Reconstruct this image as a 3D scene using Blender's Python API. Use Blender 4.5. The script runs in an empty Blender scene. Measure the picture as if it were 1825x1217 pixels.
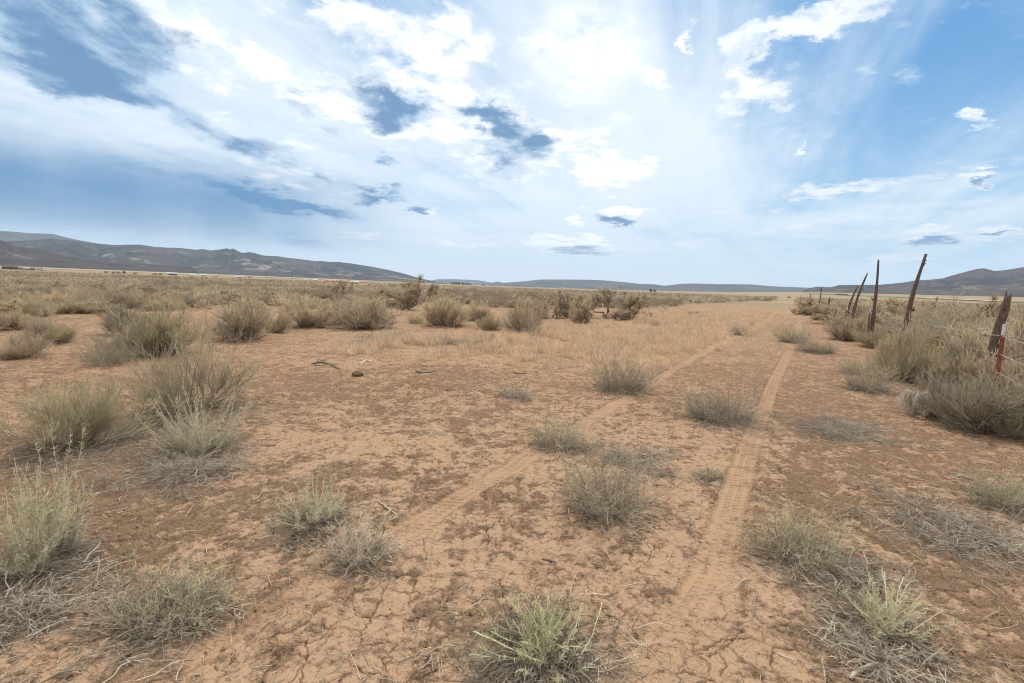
import bpy, math, random
import numpy as np
from mathutils import Matrix, Vector

C = bpy.context.scene.collection
R_ = math.radians
rng = np.random.default_rng(7)
random.seed(7)

# ------------------------------------------------------------------ camera
W0, H0 = 1825.0, 1217.0
FPX = 862.0                      # focal length in photo pixels (17 mm on 36 mm)
CAM_H = 1.6
PITCH, ROLL = R_(6.45), R_(1.95)
Rt0 = np.array([1.0, 0, 0]); Fw = np.array([0, math.cos(PITCH), -math.sin(PITCH)])
Up0 = np.array([0, math.sin(PITCH), math.cos(PITCH)])
Rt = math.cos(ROLL) * Rt0 + math.sin(ROLL) * Up0
Up = -math.sin(ROLL) * Rt0 + math.cos(ROLL) * Up0
CAM = np.array([0, 0, CAM_H])

def ray(px, py):
    d = Fw + Rt * (px - W0 / 2) / FPX - Up * (py - H0 / 2) / FPX
    return d / np.linalg.norm(d)

def at(px, py):
    """ground point (z = 0) under a photo pixel, and the depth along the view axis"""
    d = ray(px, py)
    t = -CAM_H / d[2]
    p = CAM + d * t
    return p[0], p[1], float(np.dot(p - CAM, Fw))

def proj(x, y, z):
    q = np.stack([x, y, z - CAM_H], -1)
    dep = q @ Fw
    return W0 / 2 + FPX * (q @ Rt) / dep, H0 / 2 - FPX * (q @ Up) / dep, dep

cam_d = bpy.data.cameras.new('camera'); cam = bpy.data.objects.new('camera', cam_d); C.objects.link(cam)
cam_d.sensor_width = 36.0; cam_d.lens = 36.0 * FPX / W0
cam_d.clip_start = 0.05; cam_d.clip_end = 60000
cam.matrix_world = Matrix(((Rt[0], Up[0], -Fw[0], 0), (Rt[1], Up[1], -Fw[1], 0), (Rt[2], Up[2], -Fw[2], CAM_H), (0, 0, 0, 1)))
sc = bpy.context.scene
sc.camera = cam
sc.view_settings.view_transform = 'Standard'; sc.view_settings.look = 'None'
sc.view_settings.gamma = 1.0; sc.view_settings.use_curve_mapping = False
EXPO = 0.55
sc.view_settings.exposure = EXPO
sc.render.engine = 'CYCLES'
sc.cycles.max_bounces = 6; sc.cycles.diffuse_bounces = 4; sc.cycles.transparent_max_bounces = 16
sc.cycles.volume_bounces = 0
sc.cycles.use_denoising = True; sc.cycles.denoiser = 'OPENIMAGEDENOISE'; sc.cycles.denoising_input_passes = 'RGB_ALBEDO_NORMAL'
sc.cycles.use_adaptive_sampling = False
sc.cycles.filter_width = 1.05
sc.cycles.sample_clamp_indirect = 6

SUN_EL, SUN_AZ = 60.0, 7.0       # degrees; azimuth to the right of the view direction
sun_d = bpy.data.lights.new('sun', 'SUN'); sun_d.energy = 2.7; sun_d.angle = R_(4); sun_d.color = (1.0, 0.92, 0.80)
sun = bpy.data.objects.new('sun', sun_d); C.objects.link(sun)
sdir = Vector((math.sin(R_(SUN_AZ)) * math.cos(R_(SUN_EL)), math.cos(R_(SUN_AZ)) * math.cos(R_(SUN_EL)), math.sin(R_(SUN_EL))))
sun.rotation_euler = sdir.to_track_quat('Z', 'Y').to_euler()
sun.location = (0, 0, 50)

# ------------------------------------------------------------------ node helpers
class NT:
    def __init__(s, tree): s.t = tree; s.n = tree.nodes; s.l = tree.links
    def node(s, typ, **kw):
        n = s.n.new(typ)
        for k, v in kw.items(): setattr(n, k, v)
        return n
    def put(s, sock, v):
        if isinstance(v, bpy.types.NodeSocket): s.l.new(v, sock)
        elif v is not None:
            if hasattr(sock, 'default_value'):
                dv = sock.default_value
                if hasattr(dv, '__len__') and not hasattr(v, '__len__'): v = (v,) * len(dv)
                if hasattr(dv, '__len__') and len(dv) == 4 and len(v) == 3: v = (*v, 1)
                sock.default_value = v
    def m(s, op, a, b=None, c=None, clamp=False):
        n = s.node('ShaderNodeMath', operation=op, use_clamp=clamp)
        for i, v in enumerate((a, b, c)):
            if v is not None: s.put(n.inputs[i], v)
        return n.outputs[0]
    def vm(s, op, a, b=None, scale=None):
        n = s.node('ShaderNodeVectorMath', operation=op)
        s.put(n.inputs[0], a)
        if b is not None: s.put(n.inputs[1], b)
        if scale is not None: s.put(n.inputs['Scale'], scale)
        return n.outputs['Value'] if op in ('LENGTH', 'DOT_PRODUCT') else n.outputs[0]
    def mix(s, f, a, b, typ='RGBA', blend='MIX'):
        n = s.node('ShaderNodeMix', data_type=typ)
        if typ == 'RGBA': n.blend_type = blend; i, j, o = 6, 7, 2
        else: i, j, o = 2, 3, 0
        s.put(n.inputs[0], f); s.put(n.inputs[i], a); s.put(n.inputs[j], b)
        return n.outputs[o]
    def mr(s, v, a, b, c=0.0, d=1.0, smooth=True):
        n = s.node('ShaderNodeMapRange', interpolation_type='SMOOTHSTEP' if smooth else 'LINEAR')
        for i, x in enumerate((v, a, b, c, d)): s.put(n.inputs[i], x)
        return n.outputs[0]
    def noise(s, vec, scale, detail=4, rough=0.55, dist=0.0, lac=2.0, out=0):
        n = s.node('ShaderNodeTexNoise')
        if vec is not None: s.put(n.inputs['Vector'], vec)
        n.inputs['Scale'].default_value = scale; n.inputs['Detail'].default_value = detail
        n.inputs['Roughness'].default_value = rough; n.inputs['Distortion'].default_value = dist
        n.inputs['Lacunarity'].default_value = lac
        return n.outputs[out]
    def attr(s, name, out='Fac'):
        n = s.node('ShaderNodeAttribute'); n.attribute_name = name
        return n.outputs[out]
    def xyz(s, x, y, z):
        n = s.node('ShaderNodeCombineXYZ')
        for i, v in enumerate((x, y, z)): s.put(n.inputs[i], v)
        return n.outputs[0]
    def sep(s, v):
        n = s.node('ShaderNodeSeparateXYZ'); s.put(n.inputs[0], v); return n.outputs

def lin(r, g, b):
    f = lambda c: (c / 255 / 12.92) if c / 255 <= 0.04045 else ((c / 255 + 0.055) / 1.055) ** 2.4
    return (f(r), f(g), f(b))

# ------------------------------------------------------------------ sky (world)
world = bpy.data.worlds.new('World'); sc.world = world; world.use_nodes = True
wt = NT(world.node_tree)
for n in list(wt.n): wt.n.remove(n)
SKY_STR = 0.1
def skycol(r, g, b, k=1.0):          # a sky radiance that shows as this sRGB colour at our exposure
    e = 1.10 * k / (2 ** EXPO) / SKY_STR
    return tuple(c * e for c in lin(r, g, b))
def build_sky():
    s = wt
    tc = s.node('ShaderNodeTexCoord').outputs['Generated']
    X, Y, Z = s.sep(tc)
    az = s.m('MULTIPLY', s.m('ARCTAN2', X, Y), 57.2958)
    el = s.m('MULTIPLY', s.m('ARCSINE', Z), 57.2958)
    zc = s.m('ADD', s.m('MAXIMUM', Z, 0.0), 0.10)
    pl = s.xyz(s.m('DIVIDE', X, zc), s.m('DIVIDE', Y, zc), 0.0)      # a flat cloud layer seen in perspective
    sky = s.node('ShaderNodeTexSky', sky_type='NISHITA', sun_disc=False, sun_elevation=R_(SUN_EL), sun_rotation=R_(SUN_AZ),
                 altitude=1700.0, air_density=1.0, dust_density=0.6, ozone_density=1.5).outputs[0]
    # clear blue, paler to the horizon
    grad = s.mr(el, 1.0, 24.0, 0, 1)
    blue = s.mix(grad, skycol(176, 216, 242, .92), skycol(82, 162, 224, .86))
    base = s.mix(0.75, sky, blue)
    # ragged angular coordinates, so that cloud edges are torn
    nz = s.noise(pl, 2.2, 9, 0.64, out=1)
    nz2 = s.noise(s.xyz(az, s.m('MULTIPLY', el, 1.7), 0), 0.075, 9, 0.66, out=1)
    off = s.vm('ADD', s.vm('SCALE', s.vm('SUBTRACT', nz, (.5, .5, .5)), scale=11.0), s.vm('SCALE', s.vm('SUBTRACT', nz2, (.5, .5, .5)), scale=17.0))
    ox, oy, _ = s.sep(off)
    fall = s.mr(el, 0.0, 16.0, 0.18, 1.0)                            # small puffs near the horizon, large ones overhead
    ang = s.xyz(s.m('ADD', az, s.m('MULTIPLY', ox, fall)), s.m('ADD', el, s.m('MULTIPLY', oy, s.m('MULTIPLY', fall, 0.62))), 0.0)
    ax, ay, _ = s.sep(ang)
    chain = [s.m('MULTIPLY', ax, 0.0)]        # each patch waits for the one before it: keeps the shader's stack small
    def blob(px, py, w, h, rot=0.0, amp=1.0, inner=0.25): return (px, py, w, h, rot, amp, inner)
    def sm(bl):
        acc = s.m('MULTIPLY', chain[0], 0.0)
        for px, py, w, h, rot, amp, inner in bl:
            d = ray(px, py); a = math.degrees(math.atan2(d[0], d[1])); e = math.degrees(math.asin(d[2]))
            k = 57.2958 / FPX; ca = max(0.45, d[1])
            mp = s.node('ShaderNodeMapping', vector_type='TEXTURE')
            s.put(mp.inputs[0], s.xyz(ax, ay, acc))
            mp.inputs['Location'].default_value = (a, e, 0)
            mp.inputs['Rotation'].default_value = (0, 0, R_(rot))
            mp.inputs['Scale'].default_value = (w * k * ca * 0.5, h * k * ca * 0.5, 1e7)
            acc = s.m('ADD', acc, s.mr(s.vm('LENGTH', mp.outputs[0]), inner, 1.15, amp, 0.0))
        chain[0] = acc
        return acc
    fine = s.noise(pl, 5.5, 9, 0.62)
    mid = s.noise(pl, 1.5, 7, 0.58)
    # 1 thin veil in long streaks that run away to the horizon ahead
    th = R_(-24)
    xr = s.m('ADD', s.m('MULTIPLY', s.sep(pl)[0], math.cos(th)), s.m('MULTIPLY', s.sep(pl)[1], math.sin(th)))
    yr = s.m('SUBTRACT', s.m('MULTIPLY', s.sep(pl)[1], math.cos(th)), s.m('MULTIPLY', s.sep(pl)[0], math.sin(th)))
    streak = s.noise(s.xyz(s.m('MULTIPLY', xr, 2.3), s.m('MULTIPLY', yr, 0.42), 3.1), 1.0, 8, 0.58, 0.5)
    veil_bias = s.m('ADD', s.mr(az, 34.0, -6.0, 0.0, 0.50), sm([blob(1180, 330, 560, 480, 35, .55, .1), blob(1600, 375, 640, 90, 5, .5, .1), blob(1150, 480, 1500, 90, 3, .35, .1), blob(1480, 230, 420, 260, 30, .18, .0), blob(1560, 120, 460, 300, 0, -.2, .1)]))
    fl = s.noise(s.xyz(s.m('MULTIPLY', az, .05), s.m('MULTIPLY', el, .42), 1.7), 1.0, 6, .6, .3)         # flat streaks low down
    veil = s.m('ADD', s.m('MULTIPLY', streak, 1.0), s.m('MULTIPLY', s.m('MULTIPLY', s.m('SUBTRACT', fl, .45), 1.1), s.mr(el, 16.0, 4.0)))
    veil = s.mr(s.m('ADD', veil, s.m('MULTIPLY', veil_bias, 0.55)), 0.36, 0.98, 0.0, 0.96)
    col = s.mix(veil, base, skycol(230, 242, 251, 1.0))
    # 2 grey-white sheet low on the left, and rain falling from it
    white_sheet = s.m('MULTIPLY', sm([blob(150, 255, 760, 190, 0, .9, .0), blob(620, 330, 700, 420, 0, .50, .0), blob(450, 60, 700, 260, -20, .35, .0)]), s.mr(mid, .30, .62, .15, 1.0), clamp=True)
    col = s.mix(white_sheet, col, skycol(240, 246, 252, 1.05))
    # 3 glow of the sun behind the cloud
    glow = sm([blob(1020, 140, 700, 500, 0, .34, .0), blob(1045, 95, 260, 140, 0, .5, .0)])
    col = s.mix(s.m('MULTIPLY', glow, 1.0, clamp=True), col, skycol(255, 255, 255, 1.12))
    # 4 bright cumulus, torn edges
    wb = [blob(1040, 95, 230, 110, 0, .95, 0), blob(760, 140, 1050, 340, 0, .16, 0), blob(1250, 440, 900, 90, 0, .22, 0), blob(700, 430, 600, 60, 0, .2, 0), blob(800, 60, 210, 130, -10, 1.0), blob(660, 30, 220, 90, 0, .8), blob(1180, 120, 110, 42, 5, .9),
          blob(1350, 90, 190, 90, 40, .75), blob(1440, 30, 260, 60, 10, .8), blob(1330, 165, 140, 50, 20, .8), blob(1388, 170, 45, 28, 0, .9), blob(1260, 35, 40, 50, 20, .8),
          blob(1428, 267, 30, 18, 0, .9), blob(1725, 232, 80, 26, 5, .8), blob(720, 180, 330, 190, 0, .85), blob(900, 240, 330, 200, 0, .8), blob(1060, 270, 190, 130, 15, .85),
          blob(1080, 310, 130, 60, 0, .9), blob(310, 30, 120, 160, -40, .8), blob(500, 140, 360, 90, -12, .7), blob(330, 200, 460, 50, -8, .6), blob(470, 85, 90, 45, 0, .9), blob(415, 55, 60, 40, 0, .9),
          blob(1105, 388, 112, 52, 0, 1.6), blob(1030, 400, 44, 22, 0, .9), blob(1025, 437, 230, 36, 0, 1.3), blob(1660, 420, 130, 34, 0, 1.5), blob(1770, 322, 110, 38, 0, 1.4), blob(1790, 417, 95, 22, 0, 1.4),
          blob(1600, 458, 130, 20, 0, .9), blob(1450, 476, 130, 22, 0, .8), blob(1530, 345, 560, 42, 7, .7, 0), blob(1450, 400, 330, 26, 3, .6, 0), blob(840, 436, 160, 22, 0, .75), blob(640, 415, 90, 24, 0, .7), blob(760, 385, 60, 20, 0, .7),
          blob(240, 405, 330, 30, 3, .8), blob(390, 425, 200, 34, 4, .75), blob(545, 330, 220, 120, 0, .6)]
    W = s.m('ADD', sm(wb), s.m('MULTIPLY', s.m('SUBTRACT', fine, 0.5), 3.0))
    W = s.m('ADD', W, s.m('MULTIPLY', s.m('SUBTRACT', mid, 0.5), 1.2))
    wa = s.mr(W, 0.15, 1.05)
    body = s.mr(s.m('ADD', s.noise(pl, 3.6, 8, .62, .4), s.m('MULTIPLY', s.m('SUBTRACT', W, .9), -.10)), .44, .66)      # shaded folds in the white cloud
    white = s.mix(s.mr(az, 14.0, 34.0), skycol(255, 255, 255, 1.10), skycol(246, 250, 254, 1.0))
    white = s.mix(s.m('MULTIPLY', body, .8), white, skycol(206, 225, 242, .95))
    col = s.mix(wa, col, white)
    # 5 thick parts, seen from their shaded side
    kb = [blob(130, 55, 430, 170, -18, 1.2, .15), blob(250, 30, 210, 130, -25, 1.15, .15), blob(60, 95, 330, 130, -10, .8, .1), blob(300, 200, 520, 66, -7, .75, .1), blob(60, 225, 260, 50, -5, .5, 0),
          blob(690, 172, 200, 100, -5, 1.1, .2), blob(745, 190, 180, 80, -15, .8, .1), blob(680, 215, 130, 40, 0, .6, .1), blob(900, 245, 230, 84, -10, 1.0, .2), blob(860, 225, 130, 56, 0, .7, .2), blob(950, 265, 110, 60, 0, .6, .2), blob(910, 295, 150, 40, 0, .8, .1), blob(505, 180, 80, 46, 0, .9, .1), blob(580, 225, 80, 40, 0, .6, .1),
          blob(670, 285, 90, 34, 0, .9, .1), blob(640, 262, 230, 40, -10, .5, .1), blob(490, 285, 260, 62, -5, 1.0, .1), blob(400, 335, 520, 56, -6, 1.1, .1), blob(540, 366, 320, 34, -5, 1.1, .1), blob(200, 350, 500, 80, -2, .55, 0), blob(655, 358, 120, 30, -4, 1.5, .1), blob(740, 386, 56, 18, 0, 1.6, .1),
          blob(570, 335, 90, 34, 0, .9, .1), blob(1107, 397, 92, 30, 0, 1.7, .2), blob(1030, 443, 180, 20, 0, 1.4, .1), blob(1660, 425, 112, 20, 0, 1.6, .2), blob(1772, 326, 84, 22, 0, 1.3, .2), blob(1790, 419, 80, 13, 0, 1.3, .2), blob(1380, 40, 100, 44, 10, .75, .1), blob(1365, 85, 50, 40, 0, .7, .1),
          blob(800, 62, 60, 34, 0, .7, .1), blob(1040, 282, 80, 24, 0, .7, .1), blob(740, 300, 90, 26, 0, .6, .1), blob(540, 432, 150, 40, -4, 1.0, 0), blob(840, 440, 110, 10, 0, .6, .1), blob(640, 428, 70, 10, 0, .6, .1), blob(1600, 463, 100, 9, 0, .5, .1)]
    c2_, s2_ = math.cos(R_(14)), math.sin(R_(14))
    bx = s.m('SUBTRACT', s.m('MULTIPLY', az, c2_), s.m('MULTIPLY', el, s2_)); by = s.m('ADD', s.m('MULTIPLY', az, s2_), s.m('MULTIPLY', el, c2_))
    bands = s.noise(s.xyz(s.m('MULTIPLY', bx, .05), s.m('MULTIPLY', by, .26), 4.2), 1.0, 7, .6, .6)
    leftness = s.mr(az, -4.0, -26.0)
    K = s.m('ADD', sm(kb), s.m('MULTIPLY', s.m('SUBTRACT', fine, 0.5), s.m('SUBTRACT', 1.9, s.m('MULTIPLY', leftness, 1.2))))
    K = s.m('ADD', K, s.m('MULTIPLY', s.m('SUBTRACT', mid, 0.5), 1.1))
    K = s.m('ADD', K, s.m('MULTIPLY', s.m('MULTIPLY', s.m('SUBTRACT', bands, 0.5), 3.2), leftness))
    ka = s.mr(K, -0.02, 1.65, 0.0, 0.95)
    dark = s.mix(s.mr(s.m('ADD', s.m('MULTIPLY', s.m('SUBTRACT', fine, .5), 1.6), K), .35, 1.7), skycol(172, 205, 233, .97), skycol(100, 148, 198, .82))
    col = s.mix(ka, col, dark)
    # rain curtain under the left cloud (soft, no torn edge)
    rain_n = s.noise(s.xyz(s.m('MULTIPLY', az, 0.16), s.m('MULTIPLY', el, 0.03), 0), 1.0, 5, 0.5)
    rain = s.m('MULTIPLY', s.mr(az, -8.0, -34.0), s.m('MULTIPLY', s.mr(el, 1.5, 4.5), s.mr(el, 13.0, 7.5)))
    rain = s.m('MULTIPLY', rain, s.mr(rain_n, .2, .6, .65, 1.0))
    col = s.mix(s.m('MULTIPLY', rain, 0.9), col, skycol(76, 150, 212, .70))
    # broken bright cloud added behind the viewer, unseen, as fill on the shrubs' near sides
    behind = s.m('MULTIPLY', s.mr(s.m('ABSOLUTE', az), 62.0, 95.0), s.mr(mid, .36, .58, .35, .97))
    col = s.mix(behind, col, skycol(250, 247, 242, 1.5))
    # pale air at the horizon
    hz = s.mr(el, 7.0, -0.5, 0.0, 0.8)
    col = s.mix(hz, col, skycol(236, 245, 251, 1.05))
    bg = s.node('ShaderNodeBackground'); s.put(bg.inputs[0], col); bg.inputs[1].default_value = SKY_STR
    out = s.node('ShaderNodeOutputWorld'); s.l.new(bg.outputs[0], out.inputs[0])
build_sky()
world.cycles.sampling_method = 'MANUAL'; world.cycles.sample_map_resolution = 1024

# ------------------------------------------------------------------ numpy noise
def _hash(ix, iy, seed):
    h = (ix.astype(np.int64) * 374761393 + iy.astype(np.int64) * 668265263 + seed * 2147483647) & 0xffffffff
    h = ((h ^ (h >> 13)) * 1274126177) & 0xffffffff
    return ((h ^ (h >> 16)) & 0xffff) / 65535.0
def vnoise(x, y, seed=0):
    x0 = np.floor(x); y0 = np.floor(y); fx = x - x0; fy = y - y0
    fx = fx * fx * fx * (fx * (fx * 6 - 15) + 10); fy = fy * fy * fy * (fy * (fy * 6 - 15) + 10)
    a = _hash(x0, y0, seed); b = _hash(x0 + 1, y0, seed); c = _hash(x0, y0 + 1, seed); d = _hash(x0 + 1, y0 + 1, seed)
    return (a * (1 - fx) + b * fx) * (1 - fy) + (c * (1 - fx) + d * fx) * fy
def fbm(x, y, oct=4, seed=0, gain=0.5):
    s = 0; a = 1; n = 0
    for i in range(oct):
        ca, sa = math.cos(i * 1.1 + seed), math.sin(i * 1.1 + seed)
        s = s + a * vnoise((x * ca - y * sa) * 2 ** i + 17.3 * i, (x * sa + y * ca) * 2 ** i - 9.1 * i, seed + i); n += a; a *= gain
    return s / n
def worley_edge(x, y, seed=0):
    """distance to the border between the two nearest cells"""
    ix = np.floor(x); iy = np.floor(y)
    f1 = np.full(x.shape, 9.0); f2 = np.full(x.shape, 9.0)
    for dx in (-1, 0, 1):
        for dy in (-1, 0, 1):
            cx = ix + dx; cy = iy + dy
            d = np.hypot(cx + 0.1 + 0.8 * _hash(cx, cy, seed) - x, cy + 0.1 + 0.8 * _hash(cx, cy, seed + 51) - y)
            f2 = np.minimum(f2, np.maximum(f1, d)); f1 = np.minimum(f1, d)
    return f2 - f1
def sstep(a, b, v):
    t = np.clip((v - a) / (b - a), 0, 1); return t * t * (3 - 2 * t)

# ------------------------------------------------------------------ mesh helpers
def link(o, parent=None):
    C.objects.link(o)
    if parent is not None: o.parent = parent
    return o
def mesh_from(name, V, faces4=None, faces3=None, mat=None, parent=None, smooth=True, col=None, attrs=None):
    me = bpy.data.meshes.new(name)
    V = np.asarray(V, np.float32)
    nq = 0 if faces4 is None else len(faces4); nt = 0 if faces3 is None else len(faces3)
    me.vertices.add(len(V)); me.vertices.foreach_set('co', V.ravel())
    li = []
    if nq: li.append(np.asarray(faces4, np.int32).ravel())
    if nt: li.append(np.asarray(faces3, np.int32).ravel())
    li = np.concatenate(li)
    me.loops.add(len(li)); me.loops.foreach_set('vertex_index', li)
    starts = np.concatenate([np.arange(nq) * 4, nq * 4 + np.arange(nt) * 3]).astype(np.int32)
    me.polygons.add(nq + nt); me.polygons.foreach_set('loop_start', starts)
    me.polygons.foreach_set('use_smooth', np.full(nq + nt, smooth))
    me.update(calc_edges=True)
    if col is not None:
        a = me.attributes.new('Col', 'FLOAT_COLOR', 'POINT')
        c4 = np.ones((len(V), 4), np.float32); c4[:, :3] = col; a.data.foreach_set('color', c4.ravel())
    for k, v in (attrs or {}).items():
        a = me.attributes.new(k, 'FLOAT', 'POINT'); a.data.foreach_set('value', np.asarray(v, np.float32))
    if mat is not None: me.materials.append(mat)
    o = bpy.data.objects.new(name, me)
    return link(o, parent)
def empty(name, loc, label=None, cat=None, group=None, rz=0.0, scale=(1, 1, 1)):
    o = bpy.data.objects.new(name, None); o.empty_display_size = 0.1
    o.location = loc; o.rotation_euler = (0, 0, rz); o.scale = scale
    tag(o, label, cat, group); return link(o)
def tag(o, label=None, cat=None, group=None, kind=None):
    if label: o['label'] = label
    if cat: o['category'] = cat
    if group: o['group'] = group
    if kind: o['kind'] = kind
    return o
def nrm(v): return v / np.maximum(np.linalg.norm(v, axis=-1, keepdims=True), 1e-9)

class Acc:
    """collects tubes, blades and leaves with vertex colours into one mesh"""
    def __init__(s): s.v = []; s.q = []; s.t = []; s.c = []; s.n = 0
    def _add(s, V, col, q=None, t=None):
        s.v.append(V.reshape(-1, 3)); s.c.append(np.broadcast_to(col, V.shape).reshape(-1, 3))
        if q is not None: s.q.append(q + s.n)
        if t is not None: s.t.append(t + s.n)
        s.n += V.reshape(-1, 3).shape[0]
    def tubes(s, P, Rr, c0, c1, sides=3, jit=0.0, r=None):
        N, K, _ = P.shape
        if N == 0: return
        T = np.empty_like(P); T[:, 1:-1] = P[:, 2:] - P[:, :-2]; T[:, 0] = P[:, 1] - P[:, 0]; T[:, -1] = P[:, -1] - P[:, -2]
        T = nrm(T)
        ref = np.where(np.abs(T[:, :1, 2:3]) > 0.8, np.array([1.0, 0, 0]), np.array([0, 0, 1.0]))
        A = nrm(np.cross(T, np.broadcast_to(ref, T.shape))); B = np.cross(T, A)
        Rr = np.broadcast_to(np.asarray(Rr, float), (N, K))
        ph = np.arange(sides) / sides * 2 * math.pi
        V = P[:, :, None, :] + Rr[:, :, None, None] * (A[:, :, None, :] * np.cos(ph)[:, None] + B[:, :, None, :] * np.sin(ph)[:, None])
        base = (np.arange(N) * K * sides)[:, None, None] + (np.arange(K - 1) * sides)[None, :, None] + np.arange(sides)[None, None, :]
        nx = (np.arange(sides) + 1) % sides - np.arange(sides)
        q = np.stack([base, base + nx, base + nx + sides, base + sides], -1).reshape(-1, 4)
        tt = np.linspace(0, 1, K)[None, :, None]
        c0 = np.asarray(c0, float); c1 = np.asarray(c1, float)
        c0 = c0[:, None, :] if c0.ndim == 2 else c0[None, None, :]; c1 = c1[:, None, :] if c1.ndim == 2 else c1[None, None, :]
        col = c0 * (1 - tt) + c1 * tt
        col = np.broadcast_to(col, (N, K, 3))
        if jit and r is not None: col = col * (1 + jit * (r.random((N, 1, 1)) - 0.5) * 2) 
        s._add(V, np.broadcast_to(col[:, :, None, :], V.shape), q)
    def leaves(s, pos, d, L, w, col, r, jit=0.2):
        N = len(pos)
        if N == 0: return
        d = nrm(d); side = nrm(np.cross(d, nrm(r.normal(size=(N, 3)))))
        L = np.broadcast_to(L, (N,))[:, None]; w = np.broadcast_to(w, (N,))[:, None]
        V = np.stack([pos, pos + d * L * 0.5 + side * w * 0.5, pos + d * L, pos + d * L * 0.5 - side * w * 0.5], 1)
        q = (np.arange(N) * 4)[:, None] + np.arange(4)[None]
        col = np.broadcast_to(np.asarray(col, float), (N, 3)) * (1 + jit * (r.random((N, 1)) - 0.5) * 2)
        s._add(V, np.broadcast_to(col[:, None, :], V.shape), q)
    def build(s, name, mat, parent=None, smooth=False):
        q = np.concatenate(s.q) if s.q else None; t = np.concatenate(s.t) if s.t else None
        return mesh_from(name, np.concatenate(s.v), q, t, mat, parent, smooth, np.concatenate(s.c))

def grow(r, S, D, L, K, bend=0.0, wig=0.1):
    """N wands from S along D with length L: (N,K,3)"""
    N = len(S); t = np.linspace(0, 1, K)[None, :, None]
    D = nrm(D); L = np.broadcast_to(L, (N,))[:, None, None]
    rw = np.cumsum(r.normal(size=(N, K, 3)) * (wig / math.sqrt(K)), axis=1); rw = rw - rw[:, :1]
    P = S[:, None, :] + D[:, None, :] * L * t + rw * L
    P[:, :, 2] += (np.asarray(bend) * np.ones(N))[:, None] * L[:, :, 0] * t[:, :, 0] ** 2
    return P
def sprout(r, P, n, t0, t1, spread, up=0.0):
    """n offshoots from random points of wands P: starts, directions, parameter"""
    N, K, _ = P.shape
    i = r.integers(0, N, n); t = r.uniform(t0, t1, n) * (K - 1)
    k = np.minimum(t.astype(int), K - 2); f = (t - k)[:, None]
    S = P[i, k] * (1 - f) + P[i, k + 1] * f
    T = nrm(P[i, k + 1] - P[i, k])
    D = nrm(T + spread * r.normal(size=(n, 3)) + np.array([0, 0, up]))
    return S, D, t / (K - 1), i

# ------------------------------------------------------------------ lie of the land
def fan_slope(az_deg):
    return np.interp(az_deg, [-60, -40, -20, -8, 0, 14, 24, 32, 47, 60], [.008, .0065, .0045, .002, .0008, .0015, .0045, .0105, .012, .012])
def far_z(x, y):
    r = np.hypot(x, y); a = np.degrees(np.arctan2(x, y))
    return fan_slope(a) * np.maximum(0, r - 600)
def at_far(px, py):
    """where the ray of a pixel meets the rising far plain"""
    d = ray(px, py); dh = math.hypot(d[0], d[1])
    for r in np.geomspace(100, 9000, 4000):
        z = CAM_H + d[2] / dh * r
        if z <= far_z(d[0] / dh * r, d[1] / dh * r): break
    return d[0] / dh * r, d[1] / dh * r, float(far_z(d[0] / dh * r, d[1] / dh * r))
def base_z(x, y):
    r = np.hypot(x, y)
    z = 0.07 * (fbm(x / 4.5, y / 4.5, 3, 11) - .5) + 0.03 * (fbm(x / .9, y / .9, 3, 23) - .5)
    return z * sstep(120, 40, r) + far_z(x, y)

def spline(pts, step=0.25):
    P = np.array(pts, float); out = []
    P = np.vstack([2 * P[0] - P[1], P, 2 * P[-1] - P[-2]])
    for i in range(1, len(P) - 2):
        n = max(2, int(np.linalg.norm(P[i + 1] - P[i]) / step)); t = np.linspace(0, 1, n, endpoint=False)[:, None]
        a, b, c, d = P[i - 1], P[i], P[i + 1], P[i + 2]
        out.append(0.5 * (2 * b + (c - a) * t + (2 * a - 5 * b + 4 * c - d) * t ** 2 + (3 * b - a - 3 * c + d) * t ** 3))
    return np.vstack(out + [P[-2:-1]])
TRACK_PX = [[(250, 1217), (440, 1105), (560, 1040), (690, 965), (776, 916), (822, 886), (912, 838), (955, 806), (1039, 756), (1103, 716), (1159, 684), (1215, 650), (1275, 617), (1330, 592), (1367, 571), (1396, 548)],
            [(1080, 1340), (1150, 1217), (1200, 1130), (1260, 1040), (1284, 971), (1302, 905), (1324, 834), (1341, 780), (1362, 728), (1381, 677), (1409, 621), (1424, 585), (1422, 562), (1410, 545)]]
TRACKS = [spline([at(*p)[:2] for p in tr], 0.3) for tr in TRACK_PX]
TRACK_HW = 0.108
def track_fields(x, y):
    """signed offset in half widths, run along the track, mask"""
    T = np.full(x.shape, 9.0); S = np.zeros(x.shape)
    sel = np.where((np.hypot(x, y) < 80) & (y > 0))[0]
    xs, ys = x[sel], y[sel]; best = np.full(xs.shape, 1e9); bt = np.full(xs.shape, 9.0); bs = np.zeros(xs.shape)
    for tr in TRACKS:
        s0 = 0.0
        for a, b in zip(tr[:-1], tr[1:]):
            d = b - a; L = math.hypot(*d); d = d / L
            c = np.clip((xs - a[0]) * d[0] + (ys - a[1]) * d[1], 0, L)
            qx = xs - a[0] - c * d[0]; qy = ys - a[1] - c * d[1]
            q = qx * qx + qy * qy; m = q < best
            best[m] = q[m]; bs[m] = s0 + c[m]
            bt[m] = (np.sqrt(q) * np.sign(d[0] * qy - d[1] * qx))[m] / TRACK_HW
            s0 += L
    T[sel] = bt; S[sel] = bs
    return T, S

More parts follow.
